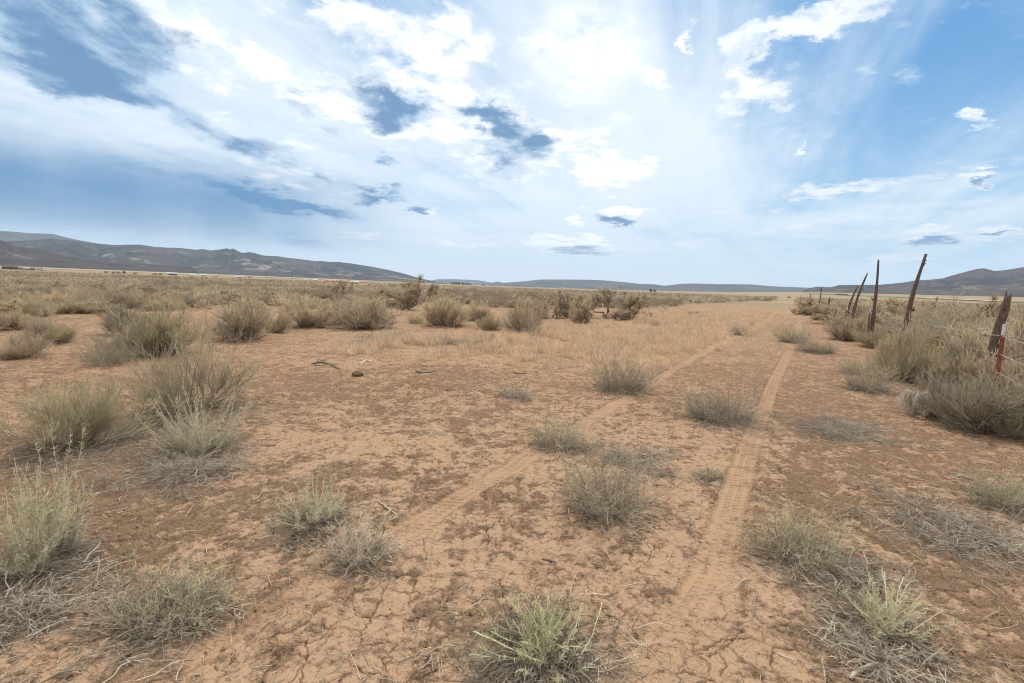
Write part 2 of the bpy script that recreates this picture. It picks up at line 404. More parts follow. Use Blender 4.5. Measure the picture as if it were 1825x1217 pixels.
# ------------------------------------------------------------------ plants seen near by: (kind, px, py of the base, width, height in photo pixels, label)
NEAR = [
 ('loose', 352, 738, 235, 145, 'largest loose straw-tipped bush beside the bare clearing, twiggy and see-through, behind a pale spiky plant'),
 ('spiky', 357, 812, 165, 122, 'pale spiky plant with upright thorny wands, in front of the largest loose straw-tipped bush'),
 ('loose', 140, 800, 245, 90, 'wide low grey-green bush between the left picture edge and the pale spiky plant'),
 ('spiky', 50, 1035, 170, 195, 'wide pale-green thorny plant cut by the left picture edge, grey dead twigs round its foot'),
 ('spiky', 108, 1000, 110, 222, 'tallest thorny plant, its slim wands rising behind the wide one at the left edge'),
 ('spikylow', 560, 945, 130, 112, 'small thorny plant with a fan of grey dead twigs, left of a forked stick'),
 ('deadtuft', 640, 1005, 110, 80, 'tangled straw-grey twig tuft just below the small thorny plant with a fan of dead twigs'),
 ('clump', 310, 1120, 190, 108, 'flat dull green plant sprawling among dead twigs in the lower left corner'),
 ('green', 965, 1222, 290, 150, 'bright green thorny plant cut by the bottom picture edge'),
 ('clump', 1085, 925, 140, 105, 'dense grey-green mound between the two wheel tracks, dead twigs piled behind it'),
 ('clump', 990, 805, 78, 60, 'small green tuft with white dead twigs in front, growing on the left wheel track'),
 ('clump', 1107, 697, 98, 50, 'rounded pale tuft right where the left wheel track leaves the straw grass'),
 ('clump', 1282, 752, 120, 58, 'wide grey tuft pressed against the right wheel track, largest of those on the track'),
 ('clump', 1548, 699, 74, 46, 'pale rounded tuft standing alone left of the white tumbleweed'),
 ('clump', 1422, 1010, 150, 85, 'green leafy plant right of the right wheel track, dead branches trailing from it'),
 ('spikylow', 1572, 1140, 170, 118, 'thorny plant with short fanned wands among dead branches in the lower right'),
 ('clump', 1800, 908, 115, 72, 'green plant with a bleached branch at its foot, at the right picture edge'),
 ('clump', 1266, 858, 40, 24, 'tiny dark green plant on bare clay beside the right wheel track'),
 ('clump', 1457, 628, 66, 26, 'low pale tuft, lower of the two beside the bend of the right wheel track'),
 ('clump', 1414, 611, 50, 30, 'greener pale tuft, upper of the two beside the bend of the right wheel track'),
 ('clump', 1318, 598, 36, 18, 'small tuft at the edge of the left wheel track in straw grass'),
]
DEAD = [   # dead twig mats: px, py, w, h, label
 (1118, 845, 150, 50, 'grey dead twig pile behind the dense mound between the wheel tracks'),
 (1480, 790, 160, 50, 'spread of grey dead twigs with a few living shoots, right of the right wheel track'),
 (1690, 1015, 250, 120, 'largest mat of grey dead branches, lying on the right of the picture'),
 (1600, 1225, 200, 60, 'bleached dead branches at the bottom edge in the lower right corner'),
 (915, 724, 72, 32, 'small round heap of bleached twigs alone on the bare clearing'),
 (80, 1130, 240, 80, 'dead grey twigs heaped around the foot of the wide thorny plant at the left edge'),
 (330, 870, 190, 60, 'broken bleached twigs in front of the pale spiky plant'),
 (1500, 1060, 170, 70, 'dead branch tangle joining the green leafy plant and the lower thorny plant'),
 (1665, 750, 50, 26, 'small bleached twig heap beside the white tumbleweed'),
 (690, 615, 120, 16, 'grey fallen brush lying in front of the straw grass, left part'),
 (820, 618, 110, 14, 'grey fallen brush lying in front of the straw grass, right part'),
]

# ------------------------------------------------------------------ ground sheet
def ground_material():
    m = bpy.data.materials.new('desert_soil'); m.use_nodes = True
    s = NT(m.node_tree); s.n.clear()
    pos = s.node('ShaderNodeNewGeometry').outputs['Position']
    crust = s.attr('crust'); trk = s.attr('trk_m'); t = s.attr('trk_t'); run = s.attr('trk_s'); lit = s.attr('litter'); gr = s.attr('grass'); crk = s.attr('crack'); red = s.attr('red'); far = s.attr('far')
    n1 = s.noise(pos, 4.5, 7, 0.66); n2 = s.noise(pos, 17.0, 5, 0.62); n3 = s.noise(pos, 75.0, 4, 0.6); n0 = s.noise(pos, 0.55, 5, 0.6)
    cm = s.m('ADD', s.m('MULTIPLY', crust, .75), s.m('ADD', s.m('MULTIPLY', s.m('SUBTRACT', n1, .5), 2.4), s.m('MULTIPLY', s.m('SUBTRACT', n2, .5), 2.6)))
    cm = s.mr(cm, 0.02, 0.80)
    pale = s.mix(n0, (0.415, 0.280, 0.178), (0.318, 0.203, 0.125))
    brown = s.mix(n2, (0.262, 0.165, 0.101), (0.165, 0.103, 0.063))
    redsoil = s.mix(s.mr(n2, .3, .7), (0.345, 0.206, 0.123), (0.212, 0.125, 0.074))
    col = s.mix(cm, pale, brown)
    col = s.mix(s.m('MULTIPLY', red, 0.62), col, redsoil)
    tcol = s.mix(n1, (0.355, 0.227, 0.138), (0.275, 0.170, 0.100))
    col = s.mix(s.m('MULTIPLY', s.m('MULTIPLY', trk, .85), s.mr(s.m('ADD', n1, s.m('MULTIPLY', n2, .5)), .62, 1.0, 1.0, .55)), col, tcol)
    # dry plant crumbs
    sp = s.mr(s.noise(pos, 46.0, 4, 0.7), .56, .66)
    sp2 = s.mr(s.noise(pos, 30.0, 6, 0.82), .545, .60)
    col = s.mix(s.m('MULTIPLY', sp2, s.m('SUBTRACT', .62, s.m('MULTIPLY', trk, .45), clamp=True)), col, (0.150, 0.092, 0.056))
    sp3 = s.mr(s.noise(pos, 8.5, 6, 0.78), .545, .62)
    col = s.mix(s.m('MULTIPLY', sp3, s.m('SUBTRACT', .34, s.m('MULTIPLY', trk, .30), clamp=True)), col, (0.175, 0.105, 0.062))
    lcol = s.mix(sp, (0.165, 0.120, 0.085), (0.30, 0.25, 0.195))
    col = s.mix(s.m('MULTIPLY', s.mr(s.m('ADD', lit, s.m('MULTIPLY', s.m('SUBTRACT', n1, .5), .9)), .25, .85), .75), col, lcol)
    gcol = s.mix(n1, (0.41, 0.275, 0.165), (0.31, 0.195, 0.112))
    col = s.mix(s.m('MULTIPLY', gr, .7), col, gcol)
    nf = s.noise(s.vm('MULTIPLY', pos, (1, 1, 0)), 0.012, 6, 0.62)
    fcol = s.mix(s.mr(nf, .35, .65), (0.33, 0.235, 0.145), (0.225, 0.175, 0.115))
    col = s.mix(far, col, fcol)
    col = s.mix(1.0, col, s.mix(n3, (.80, .80, .80), (1.18, 1.18, 1.18)), blend='MULTIPLY')
    b = s.node('ShaderNodeBsdfPrincipled'); s.put(b.inputs['Base Color'], col); b.inputs['Roughness'].default_value = 0.95
    b.inputs['Specular IOR Level'].default_value = 0.12
    # relief: grains and clods; tyre tread in the tracks
    rough = s.m('SUBTRACT', 1.0, s.m('MULTIPLY', trk, 0.75))
    h = s.m('MULTIPLY', s.m('ADD', s.m('MULTIPLY', n2, 0.030), s.m('ADD', s.m('MULTIPLY', n3, 0.008), s.m('MULTIPLY', s.m('MULTIPLY', n1, cm), 0.03))), rough)
    rib = s.mr(s.m('SINE', s.m('ADD', s.m('MULTIPLY', s.m('ABSOLUTE', t), 9.5), -1.2)), -.2, .7)          # rows of lugs side by side
    lug = s.mr(s.m('SINE', s.m('ADD', s.m('ADD', s.m('MULTIPLY', run, 112.0), s.m('MULTIPLY', t, 5.0)), s.m('MULTIPLY', n2, 4.0))), -.3, .6)
    tread = s.m('MULTIPLY', s.m('MULTIPLY', s.m('MULTIPLY', rib, lug), -0.011), s.m('MULTIPLY', trk, s.mr(n0, .30, .52)))
    h = s.m('ADD', h, tread)
    bp = s.node('ShaderNodeBump'); bp.inputs['Strength'].default_value = 1.0; bp.inputs['Distance'].default_value = 1.0
    s.put(bp.inputs['Height'], h); s.l.new(bp.outputs[0], b.inputs['Normal'])
    o = s.node('ShaderNodeOutputMaterial'); s.l.new(b.outputs[0], o.inputs[0])
    return m
SOIL = ground_material()

def soil_fields(x, y):
    """every soil property of a point near the camera"""
    r = np.hypot(x, y)
    px, py, dep = proj(x, y, np.zeros_like(x))
    ok = dep > 0.5
    T, S = track_fields(x, y)
    aT = np.abs(T) + 0.35 * (fbm(x / .12, y / .12, 3, 5) - .5) + 0.5 * (fbm(x / .7, y / .7, 2, 6) - .5)
    tm = sstep(1.25, .75, aT) * sstep(75, 30, r)
    # the left wheel track fades out towards the viewer, the right one blurs at the very bottom
    fade = np.where(x < 0.2, sstep(-1.9, -0.2, x + 0.25), 1.0)
    tm = tm * np.clip(fade + .35, 0, 1) * (.62 + .38 * sstep(1.6, 3.6, y)) * (.72 + .28 * sstep(.32, .55, fbm(x / .5, y / .5, 3, 8)))
    crust = fbm(x / 1.25, y / 1.25, 4, 31) * .9 - .20 + 1.3 * (fbm(x / .17, y / .20, 4, 37, .65) - .5)
    def spot(ax, ay, w, h, a):
        return a * np.exp(-(((px - ax) / w) ** 2 + ((py - ay) / h) ** 2)) * ok
    crust = crust + .72 * (spot(700, 800, 190, 50, -.45) + spot(900, 1000, 230, 130, -.40) + spot(1270, 1120, 170, 170, -.5) + spot(480, 1180, 260, 70, -.3) + spot(1240, 880, 90, 120, -.3) + spot(1030, 800, 120, 40, -.1) \
        + spot(620, 720, 240, 50, .42) + spot(120, 960, 240, 160, .6) + spot(1650, 960, 260, 140, .5) + spot(1500, 700, 240, 60, .35) + spot(1750, 1150, 140, 110, .6) + spot(250, 850, 260, 60, .4) + spot(1450, 860, 140, 60, .35) + spot(640, 640, 160, 26, -.2))
    red = sstep(4.5, 9, r) * np.clip(.75 + 1.2 * (fbm(x / 3.0, y / 3.0, 3, 61) - .5), 0, 1) * sstep(120, 50, r)
    litter = np.zeros_like(x)
    for k, ppx, ppy, w, h, *_ in NEAR:
        gx, gy, d = at(ppx, ppy); rad = max(.18, w / FPX * d * .62)
        litter += 0.85 * np.exp(-((x - gx) ** 2 + (y - gy) ** 2) / rad ** 2)
    for ppx, ppy, w, h, _ in DEAD:
        gx, gy, d = at(ppx, ppy - h * .35); rad = max(.15, w / FPX * d * .5)
        litter += 0.7 * np.exp(-((x - gx) ** 2 + (y - gy) ** 2) / rad ** 2)
    litter = litter * (.55 + .9 * fbm(x / .3, y / .3, 3, 71))
    grass = grass_field(x, y, px, py)
    far = sstep(35, 110, r)
    return dict(px=px, py=py, r=r, T=T, S=S, tm=tm, crust=crust, red=red, litter=litter, grass=grass, far=far)
def grass_field(x, y, px, py):
    """where the dry straw grass grows"""
    g = 0
    for ax, ay, w, h, a in [(900, 615, 260, 22, 1.0), (1150, 622, 190, 34, 1.0), (1210, 575, 160, 22, .9), (740, 618, 120, 14, .6), (1230, 600, 90, 24, .6), (980, 640, 160, 20, .5), (640, 562, 260, 9, .5), (1350, 556, 90, 14, .5), (900, 770, 120, 60, .16), (1390, 590, 26, 30, .3)]:
        g = g + a * np.exp(-(((px - ax) / w) ** 2 + ((py - ay) / h) ** 2))
    n = fbm(x / 1.1, y / 1.1, 4, 91)
    return np.clip(g * .95 + (n - .5) * 2.0 * np.clip(g * 3, 0, 1), 0, 1) * (y > 2)

def build_ground():
    azf = np.radians(np.linspace(-53, 53, 1400)); azc = np.radians(np.concatenate([np.linspace(-180, -53, 70, endpoint=False)]))
    azd = np.radians(np.linspace(53, 180, 71)[1:-1])
    az = np.concatenate([azc, azf, azd])
    rs = [0.0, .3, .5, .7, .85, 1.0, 1.1, 1.2, 1.3, 1.4, 1.5]
    while rs[-1] < 17000:
        r = rs[-1]; rs.append(r + min(max(.0032, r * r / 750 * .7), r * .05))
    rr = np.array(rs[1:])
    A, Rg = np.meshgrid(az, rr)              # rows: radius
    x = (Rg * np.sin(A)).ravel(); y = (Rg * np.cos(A)).ravel()
    nr, na = len(rr), len(az)
    f = soil_fields(x, y); r = f['r']
    z = base_z(x, y)
    near = np.where((r < 16) & (y > -2))[0]
    xn, yn = x[near], y[near]; cr = np.clip(f['crust'][near], 0, 1); tm = f['tm'][near]
    wx = xn + .12 * (fbm(xn / .13, yn / .13, 4, 41, .6) - .5); wy = yn + .12 * (fbm(xn / .13, yn / .13, 4, 43, .6) - .5)
    e1 = worley_edge(wx / .155, wy / .155, 3); e2 = worley_edge(wx / .42 + 5, wy / .42, 9); e3 = worley_edge(wx / .062, wy / .062, 15)
    inten = sstep(.32, .62, fbm(xn / .8, yn / .8, 3, 47)); rn = r[near]
    wpx = .0026 + .0008 * rn                   # a crack never narrower than the mesh can show
    gate = lambda sd, sc_, lo, hi: sstep(lo, hi, fbm(xn / sc_, yn / sc_, 3, sd))
    c1 = (1 - sstep(0, 1, e1 * .155 / 2 / (wpx * (.5 + .9 * gate(151, .25, .3, .7))))) * (.50 + .50 * inten) * (1 - .6 * cr) * (.35 + .65 * gate(152, .22, .30, .52))
    c2 = (1 - sstep(0, 1, e2 * .42 / 2 / (wpx * (.35 + .60 * gate(153, .4, .3, .7))))) * (1 - .45 * cr) * (.25 + .75 * gate(154, .35, .30, .50))
    c3 = (1 - sstep(0, 1, e3 * .062 / 2 / (wpx * .6))) * .4 * inten * gate(155, .3, .42, .6)
    crack = np.clip(np.maximum(np.maximum(c1 * .85, c2), c3), 0, 1) * (1 - .9 * tm) * sstep(15, 9, rn)
    plate = sstep(0, .3, e1) * .005 * (1 - cr) * inten                          # plates curl up slightly between cracks
    clod = (fbm(xn / .11, yn / .11, 4, 53, .62) - .5) * .055 * (.34 + .9 * cr) + (fbm(xn / .028, yn / .028, 2, 57) - .5) * .020 * (.25 + cr) * sstep(9, 4, rn)
    dz = -crack * .017 + plate * (1 - tm) + clod * (1 - .85 * tm)
    bank = np.exp(-((np.abs(f['T'][near]) - 1.35) / .3) ** 2) * .007 * sstep(60, 20, rn)
    dz = dz - tm * .016 + bank * (.5 + .5 * tm)
    z[near] += dz * sstep(16, 11, rn)
    # the ant mound on the clearing
    gx, gy, d = at(742, 690); z += .13 * np.exp(-((x - gx) ** 2 + (y - gy) ** 2) / .34 ** 2)
    f['red'] = np.maximum(f['red'], np.exp(-((x - gx) ** 2 + (y - gy) ** 2) / .55 ** 2))
    full_crack = np.zeros_like(x); full_crack[near] = crack
    V = np.stack([x, y, z], 1)
    V = np.vstack([V, [[0, 0, float(base_z(np.zeros(1), np.zeros(1))[0])]]])
    i = np.arange(nr - 1)[:, None] * na; j = np.arange(na)[None]; jn = (j + 1) % na
    q = np.stack([i + j, i + jn, i + na + jn, i + na + j], -1).reshape(-1, 4)
    tri = np.stack([np.full(na, nr * na), (np.arange(na) + 1) % na, np.arange(na)], 1)
    pad = lambda a: np.append(a, a[0])
    at_ = dict(crust=pad(f['crust']), trk_m=pad(f['tm']), trk_t=pad(f['T']), trk_s=pad(f['S']), litter=pad(f['litter']), grass=pad(f['grass']), crack=pad(full_crack), red=pad(f['red']), far=pad(f['far']))
    # one grid, shared out between the soil and the two wheel tracks that are pressed into it
    tmq = f['tm'][q].mean(1); on = (np.abs(f['T'][q]).max(1) < 1.05) & (tmq > .12) & (r[q].mean(1) < 45)
    # vertex normals of the whole sheet, so that the pieces meet without a seam
    e1v = V[q[:, 2]] - V[q[:, 0]]; e2v = V[q[:, 3]] - V[q[:, 1]]; fn = np.cross(e1v, e2v)
    N = np.zeros_like(V)
    for k in range(4):
        for c in range(3): N[:, c] += np.bincount(q[:, k], fn[:, c], len(V))
    N = nrm(N); N[-1] = (0, 0, 1)
    if N[:, 2].mean() < 0: N = -N
    xq = x[q].mean(1); sideL = np.zeros(len(q), int)
    cen = np.stack([x[q].mean(1), y[q].mean(1)], 1)
    idx = np.where(on)[0]
    dl = np.min(np.linalg.norm(cen[idx][:, None] - TRACKS[0][None, ::3], axis=2), 1); dr = np.min(np.linalg.norm(cen[idx][:, None] - TRACKS[1][None, ::3], axis=2), 1)
    part = np.zeros(len(q), int); part[idx] = np.where(dl < dr, 1, 2)
    for k, (nm, tr) in enumerate([('ground', tri), ('wheel_track', None), ('wheel_track', None)]):
        qq = q[part == k]
        used = np.unique(np.concatenate([qq.ravel()] + ([tr.ravel()] if tr is not None else [])))
        mp = np.full(len(V), -1); mp[used] = np.arange(len(used))
        o = mesh_from(nm, V[used], mp[qq], mp[tr] if tr is not None else None, SOIL, None, True, None, {a: v[used] for a, v in at_.items()})
        o.data.normals_split_custom_set_from_vertices(N[used].astype(np.float32))
        tag(o, kind='structure')
build_ground()
def gz(x, y): return float(base_z(np.array([x], float), np.array([y], float))[0])
def ground_at(px, py):
    x, y, d = at(px, py); return x, y, gz(x, y), d

# ------------------------------------------------------------------ mountains
def rock_material(name, c1, c2, c3, sc_=1.0, band=(.5, .62)):
    m = bpy.data.materials.new(name); m.use_nodes = True
    s = NT(m.node_tree); s.n.clear()
    pos = s.node('ShaderNodeNewGeometry').outputs['Position']
    n1 = s.noise(pos, .0022 * sc_, 7, .6); n2 = s.noise(s.vm('MULTIPLY', pos, (1, 1, 3)), .0042 * sc_, 7, .62, .6); n3 = s.noise(pos, .03 * sc_, 4, .7)
    col = s.mix(s.mr(n1, .38, .62), c1, c2)
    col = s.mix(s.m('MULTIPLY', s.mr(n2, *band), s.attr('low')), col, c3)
    col = s.mix(s.mr(n3, .5, .62, 0, .55), col, tuple(v * .45 for v in c1))          # juniper dots
    b = s.node('ShaderNodeBsdfPrincipled'); s.put(b.inputs['Base Color'], col); b.inputs['Roughness'].default_value = 1; b.inputs['Specular IOR Level'].default_value = 0
    o = s.node('ShaderNodeOutputMaterial'); s.l.new(b.outputs[0], o.inputs[0])
    return m
def mountain(name, ridge, Rf, Rc, mat, seed, rough=.55, gully=420., power=1.25, pale=1.0):
    R = np.array(ridge, float)
    d = np.array([ray(*p) for p in R]); a = np.degrees(np.arctan2(d[:, 0], d[:, 1])); t = d[:, 2] / np.hypot(d[:, 0], d[:, 1])
    az = np.linspace(a.min(), a.max(), int((a.max() - a.min()) / .07) + 2)
    tn = np.interp(az, a, t)
    n = 90; s = np.linspace(0, 1.8, n)
    A, S = np.meshgrid(np.radians(az), s)
    Rr = Rf + (Rc - Rf) * S
    x = Rr * np.sin(A); y = Rr * np.cos(A)
    H = CAM_H + Rc * tn[None] + 0 * S
    z0 = far_z(x * 0 + Rf * np.sin(A), Rf * np.cos(A)) - 1.0
    up = np.clip(S, 0, 1) ** power
    rid = 1 - np.abs(2 * fbm(x / gully, y / gully, 5, seed, .55) - 1)
    big = fbm(x / (gully * 3.2), y / (gully * 3.2), 3, seed + 7)
    mod = 1 + rough * ((rid - .72) * 2.3 + (big - .5) * 2.0) * (1 - np.clip(S, 0, 1) ** 3) 
    z = z0 + np.maximum(H - z0, 0) * up * np.clip(mod, .15, 1.6)
    z = np.minimum(z, CAM_H + (H - CAM_H) * (Rr / Rc) * 1.0 - (1 - np.clip(S, 0, 1)) * 2)       # nothing in front stands above the crest seen from the valley
    back = np.clip(S - 1, 0, 1); z = np.where(S > 1, H - back * (H - z0) * .9 * (.8 + .4 * rid), z)
    e = np.minimum(1, np.minimum(np.arange(len(az)), np.arange(len(az))[::-1]) / 12)[None]
    V = np.stack([x, y, z], -1).reshape(-1, 3); na = len(az)
    i = np.arange(n - 1)[:, None] * na; j = np.arange(na - 1)[None]
    q = np.stack([i + j, i + na + j, i + na + j + 1, i + j + 1], -1).reshape(-1, 4)
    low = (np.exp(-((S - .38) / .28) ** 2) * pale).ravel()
    o = mesh_from(name, V, q[:, ::-1], None, mat, None, True, None, dict(low=low)); tag(o, kind='structure')
    return o
rockA = rock_material('sage_slope', (.05, .047, .046), (.095, .078, .068), (.25, .22, .19), 1.0, (.52, .62))
rockB = rock_material('dark_slope', (.058, .048, .044), (.088, .066, .056), (.22, .19, .165), 1.6, (.6, .72))
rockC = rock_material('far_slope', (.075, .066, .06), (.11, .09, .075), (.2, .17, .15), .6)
rockD = rock_material('juniper_slope', (.05, .042, .038), (.095, .072, .06), (.22, .175, .15), 1.5, (.52, .66))
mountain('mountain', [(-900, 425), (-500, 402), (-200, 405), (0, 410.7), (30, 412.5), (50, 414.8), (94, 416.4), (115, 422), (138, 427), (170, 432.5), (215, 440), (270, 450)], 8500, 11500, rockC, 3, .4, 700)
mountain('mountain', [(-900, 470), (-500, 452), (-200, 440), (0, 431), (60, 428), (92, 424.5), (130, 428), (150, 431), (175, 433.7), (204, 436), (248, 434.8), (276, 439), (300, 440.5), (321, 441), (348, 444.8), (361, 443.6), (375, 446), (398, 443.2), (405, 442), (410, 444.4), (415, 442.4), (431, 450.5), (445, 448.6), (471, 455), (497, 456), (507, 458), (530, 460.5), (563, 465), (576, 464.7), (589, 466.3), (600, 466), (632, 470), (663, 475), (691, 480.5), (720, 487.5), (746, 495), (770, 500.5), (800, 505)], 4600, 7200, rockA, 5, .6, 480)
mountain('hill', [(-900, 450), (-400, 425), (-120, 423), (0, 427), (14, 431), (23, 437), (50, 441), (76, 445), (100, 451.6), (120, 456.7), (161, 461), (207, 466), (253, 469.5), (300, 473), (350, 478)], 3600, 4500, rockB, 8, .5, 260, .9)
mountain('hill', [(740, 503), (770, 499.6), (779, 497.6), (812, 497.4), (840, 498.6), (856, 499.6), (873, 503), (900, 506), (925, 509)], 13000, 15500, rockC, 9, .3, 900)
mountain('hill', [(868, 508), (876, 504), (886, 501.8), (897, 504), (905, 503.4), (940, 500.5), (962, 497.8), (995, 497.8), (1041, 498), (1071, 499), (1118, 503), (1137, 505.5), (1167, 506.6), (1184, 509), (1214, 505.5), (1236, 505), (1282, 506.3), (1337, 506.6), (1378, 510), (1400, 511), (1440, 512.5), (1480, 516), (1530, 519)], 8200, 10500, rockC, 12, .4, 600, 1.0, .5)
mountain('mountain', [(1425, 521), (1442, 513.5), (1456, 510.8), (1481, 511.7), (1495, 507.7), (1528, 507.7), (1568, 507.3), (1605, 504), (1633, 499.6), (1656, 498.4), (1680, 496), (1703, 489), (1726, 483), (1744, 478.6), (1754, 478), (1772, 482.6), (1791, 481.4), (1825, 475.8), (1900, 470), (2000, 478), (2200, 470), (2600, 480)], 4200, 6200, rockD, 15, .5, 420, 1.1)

# ------------------------------------------------------------------ fields far out on the right
def flat_mat(name, c1, c2, scl):
    m = bpy.data.materials.new(name); m.use_nodes = True
    s = NT(m.node_tree); b = s.n['Principled BSDF']
    pos = s.node('ShaderNodeNewGeometry').outputs['Position']
    s.put(b.inputs['Base Color'], s.mix(s.mr(s.noise(pos, scl, 5, .65), .35, .65), c1, c2)); b.inputs['Roughness'].default_value = .9; b.inputs['Specular IOR Level'].default_value = .1
    return m
def field(name, quad, mat, lift):
    P = []
    nu, nv = 24, 6
    c = [np.array(q) for q in quad]
    for v in np.linspace(0, 1, nv):
        for u in np.linspace(0, 1, nu):
            a = c[0] * (1 - u) + c[1] * u; b = c[3] * (1 - u) + c[2] * u; p = a * (1 - v) + b * v
            P.append((p[0], p[1], float(far_z(p[0], p[1])) + lift))
    q = [(j * nu + i, j * nu + i + 1, (j + 1) * nu + i + 1, (j + 1) * nu + i) for j in range(nv - 1) for i in range(nu - 1)]
    o = mesh_from(name, P, q, None, mat); tag(o, kind='structure')
def polar(px, r):
    d = ray(px, 520); h = math.hypot(d[0], d[1]); return (d[0] / h * r, d[1] / h * r)
field('field', [polar(1440, 1500), polar(1900, 800), polar(1900, 930), polar(1440, 2100)], flat_mat('green_crop', (.13, .17, .055), (.19, .20, .08), .01), .6)
field('field', [polar(1640, 1240), polar(1785, 850), polar(1790, 900), polar(1640, 1330)], flat_mat('pale_crop_cover', (.62, .63, .55), (.5, .52, .42), .02), 1.2)
field('field', [polar(-300, 1500), polar(700, 1500), polar(620, 2700), polar(-300, 2700)], flat_mat('tan_stubble', (.40, .32, .21), (.28, .24, .15), .006), .6)

# ------------------------------------------------------------------ plant materials: the colour of each twig and leaf is in the mesh
def plant_material(name, rough=.8, trans=0.0, vary=.25):
    m = bpy.data.materials.new(name); m.use_nodes = True
    s = NT(m.node_tree); s.n.clear()
    col = s.attr('Col', 'Color')
    oi = s.node('ShaderNodeObjectInfo').outputs['Random']
    pos = s.node('ShaderNodeNewGeometry').outputs['Position']
    n = s.noise(pos, 2.2, 3, .6)
    col = s.mix(1.0, col, s.mix(n, (.82, .80, .78), (1.16, 1.17, 1.15)), blend='MULTIPLY')
    col = s.mix(1.0, col, s.mix(oi, (1 - vary, 1 - vary * .95, 1 - vary * .8), (1 + vary * .8, 1 + vary * .7, 1 + vary * .45)), blend='MULTIPLY')
    b = s.node('ShaderNodeBsdfPrincipled'); s.put(b.inputs['Base Color'], col); b.inputs['Roughness'].default_value = rough; b.inputs['Specular IOR Level'].default_value = .2
    o = s.node('ShaderNodeOutputMaterial')
    if trans:
        t = s.node('ShaderNodeBsdfTranslucent'); s.put(t.inputs[0], col)
        mx = s.node('ShaderNodeMixShader'); mx.inputs[0].default_value = trans
        s.l.new(b.outputs[0], mx.inputs[1]); s.l.new(t.outputs[0], mx.inputs[2]); s.l.new(mx.outputs[0], o.inputs[0])
    else: s.l.new(b.outputs[0], o.inputs[0])
    return m
BARK = plant_material('shrub_bark', .85, 0, .15); LEAF = plant_material('shrub_leaf', .75, .5, .16); STRAW = plant_material('dry_straw', .8, .5, .1); DEADW = plant_material('weathered_twig', .8, 0, .12)
def c(*a): return np.array(a, float)
GREYTWIG = c(.44, .37, .29); PALETWIG = c(.58, .50, .40); DARKBARK = c(.115, .085, .064); BROWNBARK = c(.25, .19, .14)
SAGE = c(.62, .53, .395); SAGEDARK = c(.46, .39, .28); STRAWTIP = c(.74, .61, .42); GREENTIP = c(.53, .495, .285); GREEN = c(.38, .44, .16); PALEGREEN = c(.67, .63, .42)

def dome_dirs(r, n, spread=1.15):
    th = np.arccos(1 - r.random(n) * (1 - math.cos(spread))); ph = r.random(n) * 2 * math.pi
    return np.stack([np.sin(th) * np.cos(ph), np.sin(th) * np.sin(ph), np.cos(th)], 1)

# --- rabbitbrush: a broom-like dome of fine stems
def rabbitbrush_meshes(seed, w=1.0, h=.6, n0=46, n1=6, n2=7, thick=1.0, loose=.35, tipc=STRAWTIP, leafc=SAGE, spread=1.25, leaf=1.0):
    r = np.random.default_rng(seed)
    br, fo = Acc(), Acc()
    D = dome_dirs(r, n0, spread); S = np.stack([r.normal(size=n0) * .05 * w, r.normal(size=n0) * .05 * w, np.full(n0, -.02)], 1)
    D[:, :2] *= 1.0
    # length so that the tips lie on an uneven half ellipsoid
    lob = .58 + .62 * r.random(n0)
    L = lob / np.sqrt((D[:, 0] / (w / 2)) ** 2 + (D[:, 1] / (w / 2)) ** 2 + (D[:, 2] / h) ** 2)
    P = grow(r, S, D, L * .78, 6, .10, .10)
    br.tubes(P, np.linspace(.0085, .0035, 6)[None] * thick * (.6 + .8 * r.random((n0, 1))), BROWNBARK * .9, BROWNBARK * 1.5, 4, .25, r)
    S1, D1, t1, i1 = sprout(r, P, n0 * n1, .28, 1.0, .42, .28)
    P1 = grow(r, S1, D1, L[i1] * (.22 + .2 * r.random(n0 * n1)), 4, .15, .12)
    br.tubes(P1, np.linspace(.0036, .0018, 4)[None] * thick, GREYTWIG * .9, PALETWIG * .95, 3, .25, r)
    N2 = n0 * n1 * n2
    S2, D2, t2, i2 = sprout(r, P1, N2, .15, 1.0, .42, .35)
    hz = np.clip(S2[:, 2] / h, 0, 1)[:, None]; rnd = r.random((N2, 1))
    P2 = grow(r, S2, D2, (.10 + .10 * r.random(N2)) * min(w, 1.3) * (.55 + .45 * loose / .35), 4, .12, .12)
    tip = leafc * (1 - np.clip(hz * 1.1 - .25 + .5 * (rnd - .5), 0, 1)) + tipc * np.clip(hz * 1.1 - .25 + .5 * (rnd - .5), 0, 1)
    fo.tubes(P2, np.linspace(.0022, .0012, 4)[None] * thick, PALETWIG * .95 + 0 * tip, tip, 3, .3, r)
    nl = int(N2 * 1.6 * leaf)
    S3, D3, _, i3 = sprout(r, P2, nl, .3, 1.0, .55, .2)
    fo.leaves(S3, D3, (.020 + .020 * r.random(nl)) * thick ** .5, .0034 * thick, tip[i3] * 1.08, r, .2)
    return br, fo

